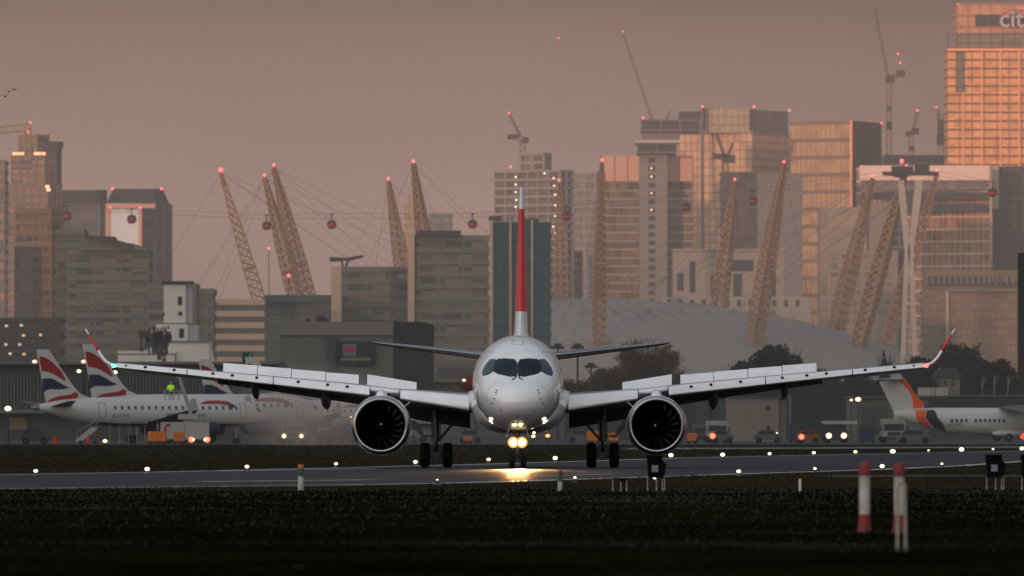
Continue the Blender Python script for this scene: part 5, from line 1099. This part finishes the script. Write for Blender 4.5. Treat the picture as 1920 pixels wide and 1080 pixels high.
# ================================================================== TENT DOME WITH TWELVE MASTS
DX, DY = PX(1087, 3400), 3400
t = thing('tent_dome', 'huge shallow white fabric dome ringed by leaning masts', 'dome', (DX, DY, 0))
m = MB(); nseg = 144; prof = [0, 10, 25, 45, 65, 85, 100, 115, 130, 145, 158, 170, 179, 183]
hh = lambda r: 50*(1-(r/183)**2.2)
m.rings([[Vector((r*math.cos(2*math.pi*i/nseg), r*math.sin(2*math.pi*i/nseg), hh(max(r, .5))-(.45*math.sin(math.pi*min(r/183, 1)) if i % 2 else 0))) for i in range(nseg)] for r in [max(r, .5) for r in prof]])
obj('fabric_roof', m, M('dome_fabric', (.245, .235, .222), .7, col2=(.205, .198, .19), nscale=.02), t, smooth=12)
m = MB()
for i in range(72):
    a = 2*math.pi*i/72; pp = [Vector((r*math.cos(a), r*math.sin(a), hh(r)+.25)) for r in (12, 45, 80, 113, 145, 170)]
    for p, q in zip(pp, pp[1:]): m.tube(p, q, .07, n=3, caps=False)
obj('radial_cables', m, GSL, t)
for i in range(36):
    for r, o_a in ((72, 0), (140, .5)):
        a = 2*math.pi*(i+o_a)/36; obj('cable_clamp', MB().box(-.8, .8, -.5, .5, 0, 1.7), GSL, t, loc=(r*math.cos(a), r*math.sin(a), hh(r)+.2), rz=a)
obj('drum', MB().revolve([(0, 184), (6, 184.5)], (0, 0, 0), 'Z', 96), GSL, t)
MST = M('mast_yellow', (.26, .152, .09), .7, col2=(.20, .122, .078), nscale=.1)
def mast_mesh(Lm):
    m = MB(); n = 26; wd_ = lambda t: .55+2.15*math.sin(math.pi*min(1, max(0, (t*.80+.20)))**1.0)**.8 if t < 1 else .6
    st = [(k/n, max(.5, 2.35*math.sin(math.pi*(.22+.74*k/n))**.85)) for k in range(n+1)]
    cs = [[Vector((sx_*w_, sy_*w_, t_*Lm)) for sx_, sy_ in ((-1, -1), (1, -1), (1, 1), (-1, 1))] for t_, w_ in st]
    for a, b in zip(cs, cs[1:]):
        for i in range(4):
            j = (i+1) % 4; m.tube(a[i], b[i], .30, n=4, caps=False); m.tube(a[i], a[j], .22, n=3, caps=False)
            m.tube(a[i], b[j], .26, n=3, caps=False); m.tube(a[j], b[i], .24, n=3, caps=False)
    a = cs[14]
    for i in range(4): m.tube(a[i], a[(i+1) % 4], .6, n=4)
    return m
zb, zt_ = 20, 96.5; rb, rt = 110, 133
Lm = math.hypot(zt_-zb, rt-rb); mm = mast_mesh(Lm); proto = None
LABM = {}
for i in range(12):
    ang = R(30*i+3); ra = Vector((math.sin(ang)*-1, -math.cos(ang), 0)); ra = Vector((math.sin(ang), -math.cos(ang), 0))
    B = Vector((DX, DY, 0))+ra*rb+Vector((0, 0, zb)); T = Vector((DX, DY, 0))+ra*rt+Vector((0, 0, zt_)); pxt = 960+T.x/T.y*F
    near_ = 'near side of dome' if ra.y < -.2 else 'far side of dome' if ra.y > .2 else 'outer flank of dome'
    side_ = 'leaning left' if ra.x < -.3 else 'leaning right' if ra.x > .3 else 'almost upright'
    extent = 'furthest out' if abs(ra.x) > .95 else 'next to the outermost' if abs(ra.x) > .7 else 'second from the middle' if abs(ra.x) > .3 else 'in the middle of the ring'
    t = thing('lattice_mast', 'yellow lattice mast %s, %s, %s' % (side_, extent, near_), 'mast', B, group='leaning masts around the dome')
    q = (T-B).to_track_quat('Z', 'Y')
    if proto is None: proto = obj('lattice', mm, MST, None); l = proto
    else: l = proto.copy(); C.objects.link(l)
    l.parent = t; l.rotation_mode = 'QUATERNION'; l.rotation_quaternion = q
    tp = T-B; obj('mast_head', MB().tube(tp-(T-B).normalized()*5, tp, 1.25, .5, 8), M('mast_head_dark', (.15, .08, .045), .6), t)
    obj('warning_light', MB().ball(tp+Vector((0, 0, 1.0)), .5 if i != 9 else .8, 8, 6), RDL, t, smooth=True)
    m = MB()
    for (rr_, zz_, da) in ((192, 0, .10), (192, 0, -.10), (60, hh(60), .25), (60, hh(60), -.25), (20, hh(20)+1, 0)):
        v = Vector((math.sin(ang+da), -math.cos(ang+da), 0))*rr_+Vector((DX, DY, zz_))-B; m.tube(tp, v, .06, n=3, caps=False)
    obj('stay_cables', m, M('cable_dark', (.05, .045, .045), .6), t)

# ================================================================== CABLE CAR
D = 3130; k = D/F
t = thing('cable_car_tower', 'slender pale forked lattice tower carrying the cable car platform', 'tower', (PX(1704, D), D, 0)); o_ = t.location
TWP = FC('tower_pale', (.40, .36, .32), (.34, .31, .28)); q_ = lambda x, y: P(x, y, D)-o_
m = MB()
for cx, w_ in ((((1689, 338), (1693, 385), (1701, 470), (1697, 560), (1692, 700)), (6, 6, 5, 4.5, 4.5)), (((1723, 338), (1718, 385), (1707, 470), (1711, 560), (1716, 700)), (7, 7, 5, 4.5, 4.5))):
    rg = []
    for (x, y), ww in zip(cx, w_):
        c = q_(x, y); rg.append([c+Vector((a*ww*k, b*1.6, 0)) for a, b in ((-1, -1), (1, -1), (1, 1), (-1, 1))])
    m.rings(rg)
obj('forked_legs', m, TWP, t)
m = MB()
for i in range(15):
    y = 490+i*14; hw = 4+(y-470)*.04
    m.tube(q_(1704-hw, y), q_(1704+hw, y+9), .45, n=4); m.tube(q_(1704-hw, y), q_(1704+hw, y), .5, n=4)
obj('lattice_bracing', m, TWP, t)
m = MB(); a = q_(1655, 326); b = q_(1760, 320); m.box(a.x, b.x, -2.2, 2.2, a.z-.5, a.z+.7); m.box(q_(1672, 0).x, q_(1712, 0).x, -3, 3, a.z+.7, a.z+2.6); m.box(q_(1715, 0).x, q_(1742, 0).x, -2.5, 2.5, a.z+.7, a.z+3.0); m.tube(q_(1730, 322), q_(1731, 309), .3, n=5); m.prism([q_(1660, 326), q_(1684, 333), q_(1700, 333), q_(1712, 326)], (0, 3, 0))
obj('top_platform', m, DSL, t); obj('mast_stub', MB().tube(q_(1691, 322), q_(1691, 306), 1.3, .9, 8), PAL, t); redlight(t, 1691, 302, D-2, 1.35)
gpts = [(125, 405, 'cable car cabin in front of the slab tower at far left'), (247, 411, 'cable car cabin in front of the pale pink-edged panel'), (500, 423, 'cable car cabin between the first two leaning masts'), (622, 421, 'cable car cabin in open sky right of the paired masts'), (886, 420, 'cable car cabin in open sky left of the fin'), (1062, 405, 'cable car cabin right of the fin tip'), (1287, 388, 'cable car cabin against the orange tower'), (1412, 376, 'cable car cabin at the edge of the grey flank'), (1691, 343, 'cable car cabin passing the forked tower'), (1861, 361, 'cable car cabin in front of the cream corner column')]
CBR = M('cabin_red', (.30, .02, .025), .5); CBG = M('cabin_glass', (.03, .03, .036), .3)
for i, (px, py, lb) in enumerate(gpts):
    c = P(px, py, D); t = thing('cable_car_cabin', lb+', dark glass', 'cable car', c, group='cable car cabins')
    obj('cabin', MB().revolve([(-1.5, .5), (-1.35, 1.1), (-.3, 1.6), (.6, 1.55), (1.3, 1.15), (1.5, .5)], (0, 0, 0), 'Z', 12), CBG, t, smooth=True)
    obj('red_band', MB().revolve([(-.75, 1.42), (-.5, 1.63), (-.05, 1.68), (.1, 1.66)], (0, 0, 0), 'Z', 12), CBR, t)
    obj('hanger', MB().tube((0, 0, 1.4), (0, 0, 3.6), .22, n=5).box(-.8, .8, -.2, .2, 3.3, 3.8), DSL, t)
cab = [(-60, 378), (125, 388), (247, 392), (500, 404), (622, 402), (886, 401), (1062, 387), (1287, 368), (1412, 356), (1660, 323), (1760, 322), (1861, 342), (2000, 362)]
t = thing('hauling_cables', 'thin dark cables slung across the skyline for the cable car cabins', 'cable', P(0, 380, D)); o_ = t.location
for dy_, nm in ((0, 'upper_cable'), (-16, 'lower_cable')):
    m = MB()
    for a, b in zip(cab, cab[1:]): m.tube(P(a[0], a[1]-dy_*.5-1, D+(0 if dy_ == 0 else 12))-o_, P(b[0], b[1]-dy_*.5-1, D+(0 if dy_ == 0 else 12))-o_, .06, n=3)
    obj(nm, m, M('cable_dark'), t)

# ================================================================== TOWER CRANES
def crane(lab, D, mast, parts, lights, col=None, r=.5, blobs=()):
    t = thing('tower_crane', lab, 'crane', (PX(mast[0], D), D, 0)); o_ = t.location; mt = col or FC('crane_grey', (.10, .09, .085))
    def lat(m, a, b, w_, r):
        n = max(3, int((b-a).length/(w_*2.2))); u = (b-a)/n; s_ = Vector((u.z, 0, -u.x)).normalized()*w_
        for s in (-1, 1): m.tube(a+s_*s, b+s_*s, r, n=4, caps=False)
        for i in range(n): m.tube(a+u*i+s_*(1 if i % 2 else -1), a+u*(i+1)+s_*(-1 if i % 2 else 1), r*.7, n=3, caps=False)
    m = MB(); lat(m, P(mast[0], mast[2], D)-o_, P(mast[0], mast[1], D)-o_, 1.1, r*.5); obj('mast', m, mt, t)
    m = MB()
    for (a, b, w_) in parts: lat(m, P(*a, D)-o_, P(*b, D)-o_, w_, r*.5)
    obj('jib', m, mt, t)
    if blobs:
        for (x, y, w_, h_) in blobs: c = P(x, y, D)-o_; obj('machinery_box', MB().box(c.x-w_, c.x+w_, -1, 1, c.z-h_, c.z+h_), FC('crane_dark', (.05, .048, .048)), t)
    for (x, y, rr) in lights: redlight(t, x, y, D-2, rr)
crane('crane jib cutting in from the left edge above the stepped tower', 3850, (52, 238, 300), [((-40, 247), (58, 238), 1.3)], [(57, 230, .9), (53, 247, .8)], FC('crane_tan', (.28, .22, .12)), .9)
crane('small crane on top of the unfinished tower, red lamp on its raised jib', 4190, (980, 262, 286), [((950, 256), (990, 262), .9), ((976, 256), (955, 214), .35)], [(954, 212, .8)], FC('crane_grey'), .45, [(962, 256, 2.5, 1.0), (985, 263, 1.6, 1.2)])
crane('faint lone crane tip with a red lamp high above the fin', 4600, (1047, 74, 330), [], [(1047, 71, .7)], FC('crane_faint', (.20, .15, .135)), .06)
crane('tall luffing crane with a long thin jib above the grey crowned tower', 4500, (1223, 222, 262), [((1223, 224), (1168, 62), .5), ((1243, 246), (1256, 208), .4)], [(1168, 59, .7)], FC('crane_faint'), .5, [(1240, 240, 1.6, 2.2)])
crane('crane standing in front of the orange tower', 4150, (1360, 300, 340), [((1333, 291), (1376, 298), .9), ((1358, 292), (1344, 252), .4), ((1366, 290), (1374, 268), .3)], [], FC('crane_grey'), .7, [(1352, 292, 3.5, 1.0), (1366, 298, 3, 1.8)])
crane('tallest crane left of the glowing tower with two red lamps', 4400, (1667, 152, 292), [((1666, 150), (1640, 14), .5), ((1672, 146), (1690, 138), .8)], [(1684, 101, .8), (1688, 118, .8)], None, .4, [(1669, 148, 2.2, 2.0), (1689, 138, 2.0, 1.6), (1667, 204, 1.2, 1.0), (1667, 235, 1.4, 2)])
crane('short crane between the tallest crane and the glowing tower', 4400, (1709, 250, 292), [((1712, 246), (1720, 210), .5), ((1700, 252), (1718, 244), .7)], [(1720, 207, .8)], None, .4, [(1703, 251, 1.3, 1.3), (1716, 246, 1.8, 1.6), (1710, 278, 1.2, 1.2)])
crane('dark crane hugging the left side of the glowing tower', 4400, (1764, 210, 292), [((1763, 250), (1758, 203), .6)], [(1756, 201, .8)], None, .4, [(1764, 240, 1.6, 4), (1764, 262, 2, 2.6)])
t = thing('warning_lamp_mast', 'thin pole with a red lamp at mid height between the first masts', 'mast', (PX(541, 3000), 3000, 0)); obj('pole', MB().tube((0, 0, 0), (0, 0, PZ(519, 3000)), .2, n=5), DSL, t); redlight(t, 541, 517, 2999, 1.0)
t = thing('warning_lamp_mast', 'thin pole with a small red lamp left of the paired masts', 'mast', (PX(504, 3000), 3000, 0)); obj('pole', MB().tube((0, 0, 0), (0, 0, PZ(466, 3000)), .15, n=5), M('cable_dark'), t); redlight(t, 504, 466, 2999, .75)

# ================================================================== MID-DISTANCE BUILDINGS
CORR = FC('terminal_dark', (.05, .05, .05), (.038, .038, .04)); ROOF = FC('terminal_roof', (.11, .11, .105))
t = bld('terminal_building', 'long dark ribbed terminal wall with a pale roof line behind the parked jets', 'building', 230, 1250); D = 1250
def shed(t, x0, x1, y0, y1, D, dep, mat, nm='wall'):
    o_ = t.location; return obj(nm, MB().box(PX(x0, D)-o_.x, PX(x1, D)-o_.x, D-o_.y, D-o_.y+dep, 0 if y1 is None else PZ(y1, D), PZ(y0, D)), mat, t)
shed(t, -40, 520, 692, None, D, 40, CORR); shed(t, -44, 524, 678, 683, D-1.5, 44, ROOF, 'roof_edge'); shed(t, -44, 524, 683.3, 692, D+1, 30, FC('clerestory', (.07, .075, .08), (.10, .10, .10)), 'clerestory')
m = MB(); o_ = t.location
for i in range(90): x = PX(-35+i*6.2, D)-o_.x; m.box(x-.10, x+.10, -.35, 0, PZ(768, D), PZ(706, D))
obj('ribs', m, FC('rib_grey', (.085, .085, .082)), t); shed(t, -44, 524, 768, 775, D-2.5, 2.4, ROOF, 'canopy'); shed(t, 18, 50, 782, 806, D-.3, .28, FC('painted_doorway_light', (.16, .12, .07)), 'doorway')  # doorway's warm light put into its base colour
t = bld('warehouse', 'plain beige warehouse with a lighter parapet and a dark advertising panel', 'building', 630, 1450); D = 1450
BGE = FC('beige_render', (.120, .118, .108), (.100, .100, .094)); shed(t, 524, 740, 628, None, D, 30, BGE); shed(t, 523, 741, 603, 628.2, D-.4, 31, FC('beige_parapet', (.165, .158, .135), (.145, .14, .12)), 'parapet'); shed(t, 613, 629, 630, 702, D-2, 1.9, DSL, 'downpipe_tower')
o_ = t.location; shed(t, 633, 704, 640, 684, D-1.0, .9, FC('advert_dark', (.02, .022, .03)), 'advert_panel'); shed(t, 643, 668, 645, 668, D-1.15, .13, FC('advert_grey', (.12, .14, .17)), 'advert_card')
c = P(657, 655, D-1.2)-o_; m = MB(); m.prism([Vector((c.x+.95*math.cos(a), c.y, c.z+.42*math.sin(a))) for a in [i*math.pi/12 for i in range(24)]], (0, .04, 0)); obj('advert_oval', m, FC('advert_red', (.30, .03, .03)), t)
m = MB(); random.seed(5)
for i in range(14): x = 640+i*4.0; m.box(PX(x, D)-o_.x, PX(x+2.6, D)-o_.x, -1.2, -1.05, PZ(676+random.uniform(-.5, 1), D), PZ(671+random.uniform(-.8, .8), D))
obj('advert_print', m, FC('advert_cream', (.26, .23, .16)), t)
for x, y, r in ((578, 600, .35), (601, 597, .6), (612, 600, .3)): obj('roof_unit', MB().ball(P(x, y, D)-o_, (r*1.3, r, r), 10, 6).tube(P(x, 604, D)-o_, P(x, y, D)-o_, .1, n=5), DSL, t)
t = bld('black_silo', 'black square silo block with an uneven rounded top beside the beige warehouse', 'silo', 775, 1400); o_ = t.location; m = MB()
m.prism([P(x, y, 1400)-o_ for x, y in ((737, 806), (737, 606), (741, 602), (755, 604), (780, 603), (800, 605), (813, 609), (812, 700), (812, 806))], (0, 9, 0)); obj('wall', m, FC('silo_black', (.016, .017, .020), (.028, .028, .03), ns=.3), t)
t = bld('warehouse', 'low dull grey warehouse behind the fuselage', 'building', 950, 1600); shed(t, 800, 1075, 716, None, 1600, 30, FC('dull_grey', (.075, .07, .068), (.055, .052, .052))); shed(t, 798, 1077, 710, 716.5, 1598, 34, FC('dull_roof', (.11, .105, .10)), 'roof_edge'); shed(t, 820, 900, 690, 711, 1605, 12, FC('dull_grey'), 'upper_storey')
t = bld('warehouse', 'dark shed with two blue-grey doors left of the beige square building', 'building', 1260, 1300); shed(t, 1060, 1366, 744, None, 1300, 25, FC('dark_shed', (.042, .038, .036), (.03, .028, .028))); shed(t, 1306, 1330, 752, 806, 1299.6, .35, DSL, 'door'); shed(t, 1337, 1362, 752, 806, 1299.6, .35, DSL, 'door'); shed(t, 1058, 1367, 741, 744.2, 1299, 27, GRY, 'roof_edge')
t = bld('square_building', 'plain beige square building with two dark vents right of the right engine', 'building', 1420, 1150); o_ = t.location
shed(t, 1364, 1460, 745, None, 1150, 10, FC('beige_metal', (.17, .155, .13), (.145, .13, .112), ns=.2)); shed(t, 1460.3, 1475, 746, None, 1150.4, 9, FC('beige_shaded_side', (.10, .09, .082)), 'side_wall'); shed(t, 1363, 1476, 743.5, 745.5, 1149.7, 10.5, GRY, 'roof_edge')  # side wall shade put into a darker copy of the beige
for y in (765, 802): c = P(1440, y, 1150)-o_; obj('vent', MB().tube((c.x, -.12, c.z), (c.x, 0, c.z), .28, n=12), M('vent_rust', (.06, .035, .03), .7), t)
t = bld('hangar', 'dark hangar between the beige building and the grey shutter building', 'building', 1535, 1320); shed(t, 1470, 1604, 722, None, 1320, 25, FC('hangar_dark', (.022, .022, .026), (.015, .016, .02))); shed(t, 1478, 1484, 742, None, 1319.5, .4, GRY, 'post')
t = bld('garage', 'low grey building with a wide shutter door left of the T-tail', 'building', 1650, 1220); shed(t, 1594, 1740, 746, None, 1220, 15, FC('garage_grey', (.11, .105, .095), (.09, .086, .08), ns=.2)); shed(t, 1616, 1663, 762, 812, 1219.6, .35, FC('shutter_dark', (.05, .05, .052)), 'shutter'); shed(t, 1592, 1742, 743, 746.3, 1219.4, 16, GRY, 'roof_edge')
o_ = t.location; m = MB()
for i in range(12): m.box(PX(1617, 1220)-o_.x, PX(1662, 1220)-o_.x, -.5, -.41, PZ(764+i*4, 1220)-.04, PZ(764+i*4, 1220)+.04)
obj('shutter_slats', m, GRY, t)
t = bld('perimeter_wall', 'dark grey boundary wall with a pale rail behind the four-engined jet', 'wall', 1820, 1380); shed(t, 1700, 1990, 744, None, 1380, 2, FC('wall_dark', (.05, .05, .048), (.038, .038, .038))); shed(t, 1700, 1990, 741, 743.6, 1379.5, .4, FC('rail_pale', (.14, .13, .115)), 'rail'); shed(t, 1765, 1990, 752, 764, 1378, 1.5, FC('panel_navy', (.02, .028, .045)), 'blue_panel')
m = MB(); o_ = t.location
for i in range(40): m.tube((PX(1702+i*7, 1379)-o_.x, -.6, PZ(744, 1380)), (PX(1702+i*7, 1379)-o_.x, -.6, PZ(728, 1380)), .06, n=4)
obj('fence_posts', m, DKG, t)
for a, b, q in ((1722, 1752, 'left'), (1754, 1778, 'right')):
    t = thing('trailer', 'white box trailer behind the T-tail, %s one of the pair' % q, 'trailer', (PX((a+b)/2, 1374), 1374, 0)); h = (b-a)/2*1374/F
    obj('body', bevel_box(-h, h, 0, 2.4, PZ(742, 1374), PZ(727, 1374), .08), M('trailer_white', (.30, .29, .27), .6), t); obj('chassis', MB().box(-h*.9, h*.9, .2, 2.2, PZ(742, 1374)-.5, PZ(742, 1374)), DKG, t); obj('support_leg', MB().box(-h*.8, -h*.7, .5, .9, 0, PZ(742, 1374)-.4).box(h*.7, h*.8, .5, .9, 0, PZ(742, 1374)-.4), DKG, t)
    obj('door_seam', MB().box(h*.55, h*.6, -.03, -.002, PZ(741.5, 1374), PZ(727.5, 1374)), GRY, t)
t = thing('dark_pylon', 'tall plain black post at the right edge of the picture', 'post', (PX(1916, 1410), 1410, 0)); k = 1410/F; obj('post', MB().box(-7*k, 16*k, 0, 1.2, 0, PZ(476, 1410)).box(-5*k, 16*k, -.1, 1.3, PZ(476, 1410), PZ(474, 1410)), M('pylon_black', (.012, .012, .012), .8), t)
t = thing('green_hopper', 'dark green rounded hopper standing behind the left wing', 'hopper', (PX(466, 1240), 1240, 0)); k = 1240/F; m = MB(); m.prism([Vector((x*k, 0, PZ(y, 1240))) for x, y in ((-12, 700), (-12, 661), (0, 660), (7, 664), (11, 676), (15, 692), (15, 700))], (0, 2, 0)); obj('bin', m, M('hopper_green', (.008, .035, .022), .6), t); obj('leg', MB().box(-10*k, -8*k, .2, 1.6, 0, PZ(700, 1240)).box(10*k, 12*k, .2, 1.6, 0, PZ(700, 1240)), DKG, t); obj('marker_dot', MB().ball((3*k, -.05, PZ(667, 1240)), .18, 8, 6), M('dot_pale', (.2, .3, .25), .6), t)
t = bld('house', 'small gabled house with pale walls among the dark trees', 'house', 1775, 1560); o_ = t.location; D = 1560
shed(t, 1752, 1800, 706, None, D, 7, FC('house_wall', (.13, .115, .095))); m = MB(); m.prism([P(x, y, D-.5)-o_ for x, y in ((1748, 708), (1764, 690), (1792, 690), (1804, 708))], (0, 8, 0)); obj('roof', m, DKG, t)
for x in (1760, 1772, 1786): obj('window', MB().box(PX(x-3, D)-o_.x, PX(x+3, D)-o_.x, -.1, -.01, PZ(724, D), PZ(714, D)), DSL, t)

# ================================================================== TREES
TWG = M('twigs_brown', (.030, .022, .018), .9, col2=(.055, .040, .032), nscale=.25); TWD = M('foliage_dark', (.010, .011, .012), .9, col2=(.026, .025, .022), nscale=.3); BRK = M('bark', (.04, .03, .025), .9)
def tree(px, D, ytop, wpx, lab, mat, bare=True, shape='round', seed=1, n=5200, ybot=770):
    rnd = random.Random(seed); k = D/F; H = PZ(ytop, D); rx = wpx*k/2; zb = PZ(ybot, D); t = thing('tree', lab, 'tree', (PX(px, D), D, 0))
    m = MB(); m.tube((0, 0, 0), (0, 0, H*.55), .35, .22, 8)
    for i in range(16):
        a = rnd.uniform(0, 6.28); z0 = H*rnd.uniform(.18, .6); e = Vector((math.cos(a)*rx*rnd.uniform(.4, .85), math.sin(a)*rx*.6, z0+(H-z0)*rnd.uniform(.4, .85)))
        mid = Vector((e.x*.45, e.y*.45, z0+(e.z-z0)*.6)); m.tube((0, 0, z0), mid, .14, .09, 5); m.tube(mid, e, .09, .03, 5)
        for j in range(4): q = e+Vector((rnd.uniform(-1, 1)*rx*.25, rnd.uniform(-1, 1)*rx*.2, rnd.uniform(.1, 1)*H*.14)); m.tube(mid.lerp(e, rnd.uniform(.3, 1)), q, .05, .02, 4)
    obj('trunk', m, BRK, t)
    V = []; Fc = []; zc = (H+zb)/2; rz_ = (H-zb)/2; c = 0; tries = 0
    while c < n and tries < n*12:
        tries += 1
        x, y, z = rnd.uniform(-1, 1), rnd.uniform(-1, 1), rnd.uniform(-1, 1)
        nz = noise.noise(Vector((x*2.1+seed, y*2.1, z*2.1)))*.38+noise.noise(Vector((x*5+seed, y*5, z*5)))*.22
        if shape == 'cone': lim = (1-z)*.5*(1.05)+.04; rr = math.hypot(x, y)/max(lim, .02)
        else: rr = math.sqrt(x*x+y*y+(z*z if z > 0 else z*z*.6))
        if rr > .86+nz: continue
        if nz < -.17 and rnd.random() < .7: continue
        p = Vector((x*rx, y*rx*.7, zc+z*rz_)); s = rnd.uniform(.12, .34)*(1 if bare else 1.5)
        a = Vector((rnd.gauss(0, 1), rnd.gauss(0, 1), rnd.gauss(0, 1)+(.8 if bare else 0))).normalized(); b = a.orthogonal().normalized()
        L_ = s*(2.6 if bare else 1.2); w_ = s*(.35 if bare else .8); i0 = len(V); V += [p-a*L_/2-b*w_/2, p+a*L_/2, p+b*w_]; Fc.append((i0, i0+1, i0+2)); c += 1
    o = obj('crown', MB().add(V, Fc), mat, t, recalc=False); return t
tree(1212, 1500, 636, 160, 'broad round bare brown tree behind the right wing root', TWG, seed=2, n=26000, ybot=790)
tree(1140, 1450, 690, 110, 'low bare bush left of the broad round tree', TWG, seed=12, n=12000, ybot=775)
tree(1300, 1500, 700, 90, 'low bare bush right of the broad round tree', TWG, seed=13, n=9000, ybot=775)
tree(1082, 1480, 712, 80, 'small bare bush between the fuselage and the lamp posts', TWG, seed=14, n=7000, ybot=775)
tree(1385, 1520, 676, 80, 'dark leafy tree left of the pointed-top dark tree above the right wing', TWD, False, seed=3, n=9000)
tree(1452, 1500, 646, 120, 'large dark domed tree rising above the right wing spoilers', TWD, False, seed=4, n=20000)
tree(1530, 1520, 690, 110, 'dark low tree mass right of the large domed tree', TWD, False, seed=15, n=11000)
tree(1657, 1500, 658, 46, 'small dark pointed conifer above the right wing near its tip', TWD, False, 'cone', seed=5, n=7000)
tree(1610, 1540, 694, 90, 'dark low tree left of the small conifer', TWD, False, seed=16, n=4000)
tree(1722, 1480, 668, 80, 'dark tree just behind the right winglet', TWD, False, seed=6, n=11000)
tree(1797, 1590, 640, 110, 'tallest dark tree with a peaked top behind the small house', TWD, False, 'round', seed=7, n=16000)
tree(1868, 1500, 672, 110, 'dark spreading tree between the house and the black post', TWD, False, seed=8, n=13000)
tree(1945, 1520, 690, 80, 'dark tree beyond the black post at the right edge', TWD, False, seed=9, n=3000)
for px, q in ((1840, 'left'), (1862, 'middle'), (1888, 'right')):
    tt = thing('birch_trunk', 'pale bare trunk against the dark trees, %s one of three' % q, 'tree', (PX(px, 1470), 1470, 0)); obj('trunk', MB().tube((0, 0, 0), (.2, 0, PZ(705, 1470)), .22, .1, 7).tube((.1, 0, PZ(725, 1470)), (.9, 0, PZ(704, 1470)), .09, .04, 5), M('pale_bark', (.16, .14, .11), .8), tt)

# ================================================================== EXHAUST HAZE
x0, x1 = PX(400, 900), PX(760, 900)
hz_ = MB().box(-1, 1, -1, 1, -1, 1); hm = bpy.data.materials.new('exhaust_haze'); hm.use_nodes = True; N, L = hm.node_tree.nodes, hm.node_tree.links
N.remove(N['Principled BSDF']); t_ = nd('ShaderNodeTexCoord'); mp = nd('ShaderNodeMapping'); L.new(t_.outputs['Object'], mp.inputs[0]); mp.inputs['Scale'].default_value = (1.5, 1.2, 1.1)
nn = nd('ShaderNodeTexNoise'); L.new(mp.outputs[0], nn.inputs[0]); nn.inputs['Scale'].default_value = 1.3; nn.inputs['Detail'].default_value = 3; nn.inputs['Distortion'].default_value = .6
mr = nd('ShaderNodeMapRange'); L.new(nn.outputs[0], mr.inputs[0]); mr.inputs[1].default_value = .22; mr.inputs[2].default_value = .72
ln = nd('ShaderNodeVectorMath', operation='LENGTH'); L.new(t_.outputs['Object'], ln.inputs[0])
fo = nd('ShaderNodeMapRange', interpolation_type='SMOOTHSTEP'); L.new(ln.outputs[1], fo.inputs[0]); fo.inputs[1].default_value = 1.0; fo.inputs[2].default_value = .25; fo.inputs[3].default_value = 0; fo.inputs[4].default_value = 1
den = mth('MULTIPLY', mth('MULTIPLY', mr.outputs[0], fo.outputs[0]), .026)
va = nd('ShaderNodeVolumeAbsorption'); va.inputs[0].default_value = (.0, .0, .0, 1); L.new(den, va.inputs[1])
em = nd('ShaderNodeEmission'); em.inputs[0].default_value = (.150, .130, .121, 1); L.new(den, em.inputs[1])
ads = nd('ShaderNodeAddShader'); L.new(va.outputs[0], ads.inputs[0]); L.new(em.outputs[0], ads.inputs[1]); L.new(ads.outputs[0], N['Material Output'].inputs['Volume'])
o = obj('exhaust_haze', hz_, hm); o.location = (PX(590, 880), 880, 3.4); o.scale = (PX(790, 880)-PX(590, 880), 60, 5.6)
tag(o, 'pale drifting engine exhaust haze in front of the parked jets', None, kind='stuff')

t = thing('red_blob', 'dark red rounded tank glimpsed just left of the cockpit', 'blob', (PX(882, 1120), 1120, 0)); c = PZ(718, 1120)  # unidentified dark red shape, modelled as a ball on legs
obj('blob', MB().ball((0, 0, c), (1.35, 1.2, 1.0), 20, 12), M('blob_red', (.11, .018, .018), .6), t, smooth=True)
for x in (-.7, .7): obj('leg', MB().tube((x, 0, 0), (x, 0, c-.7), .1, n=6), DKG, t)
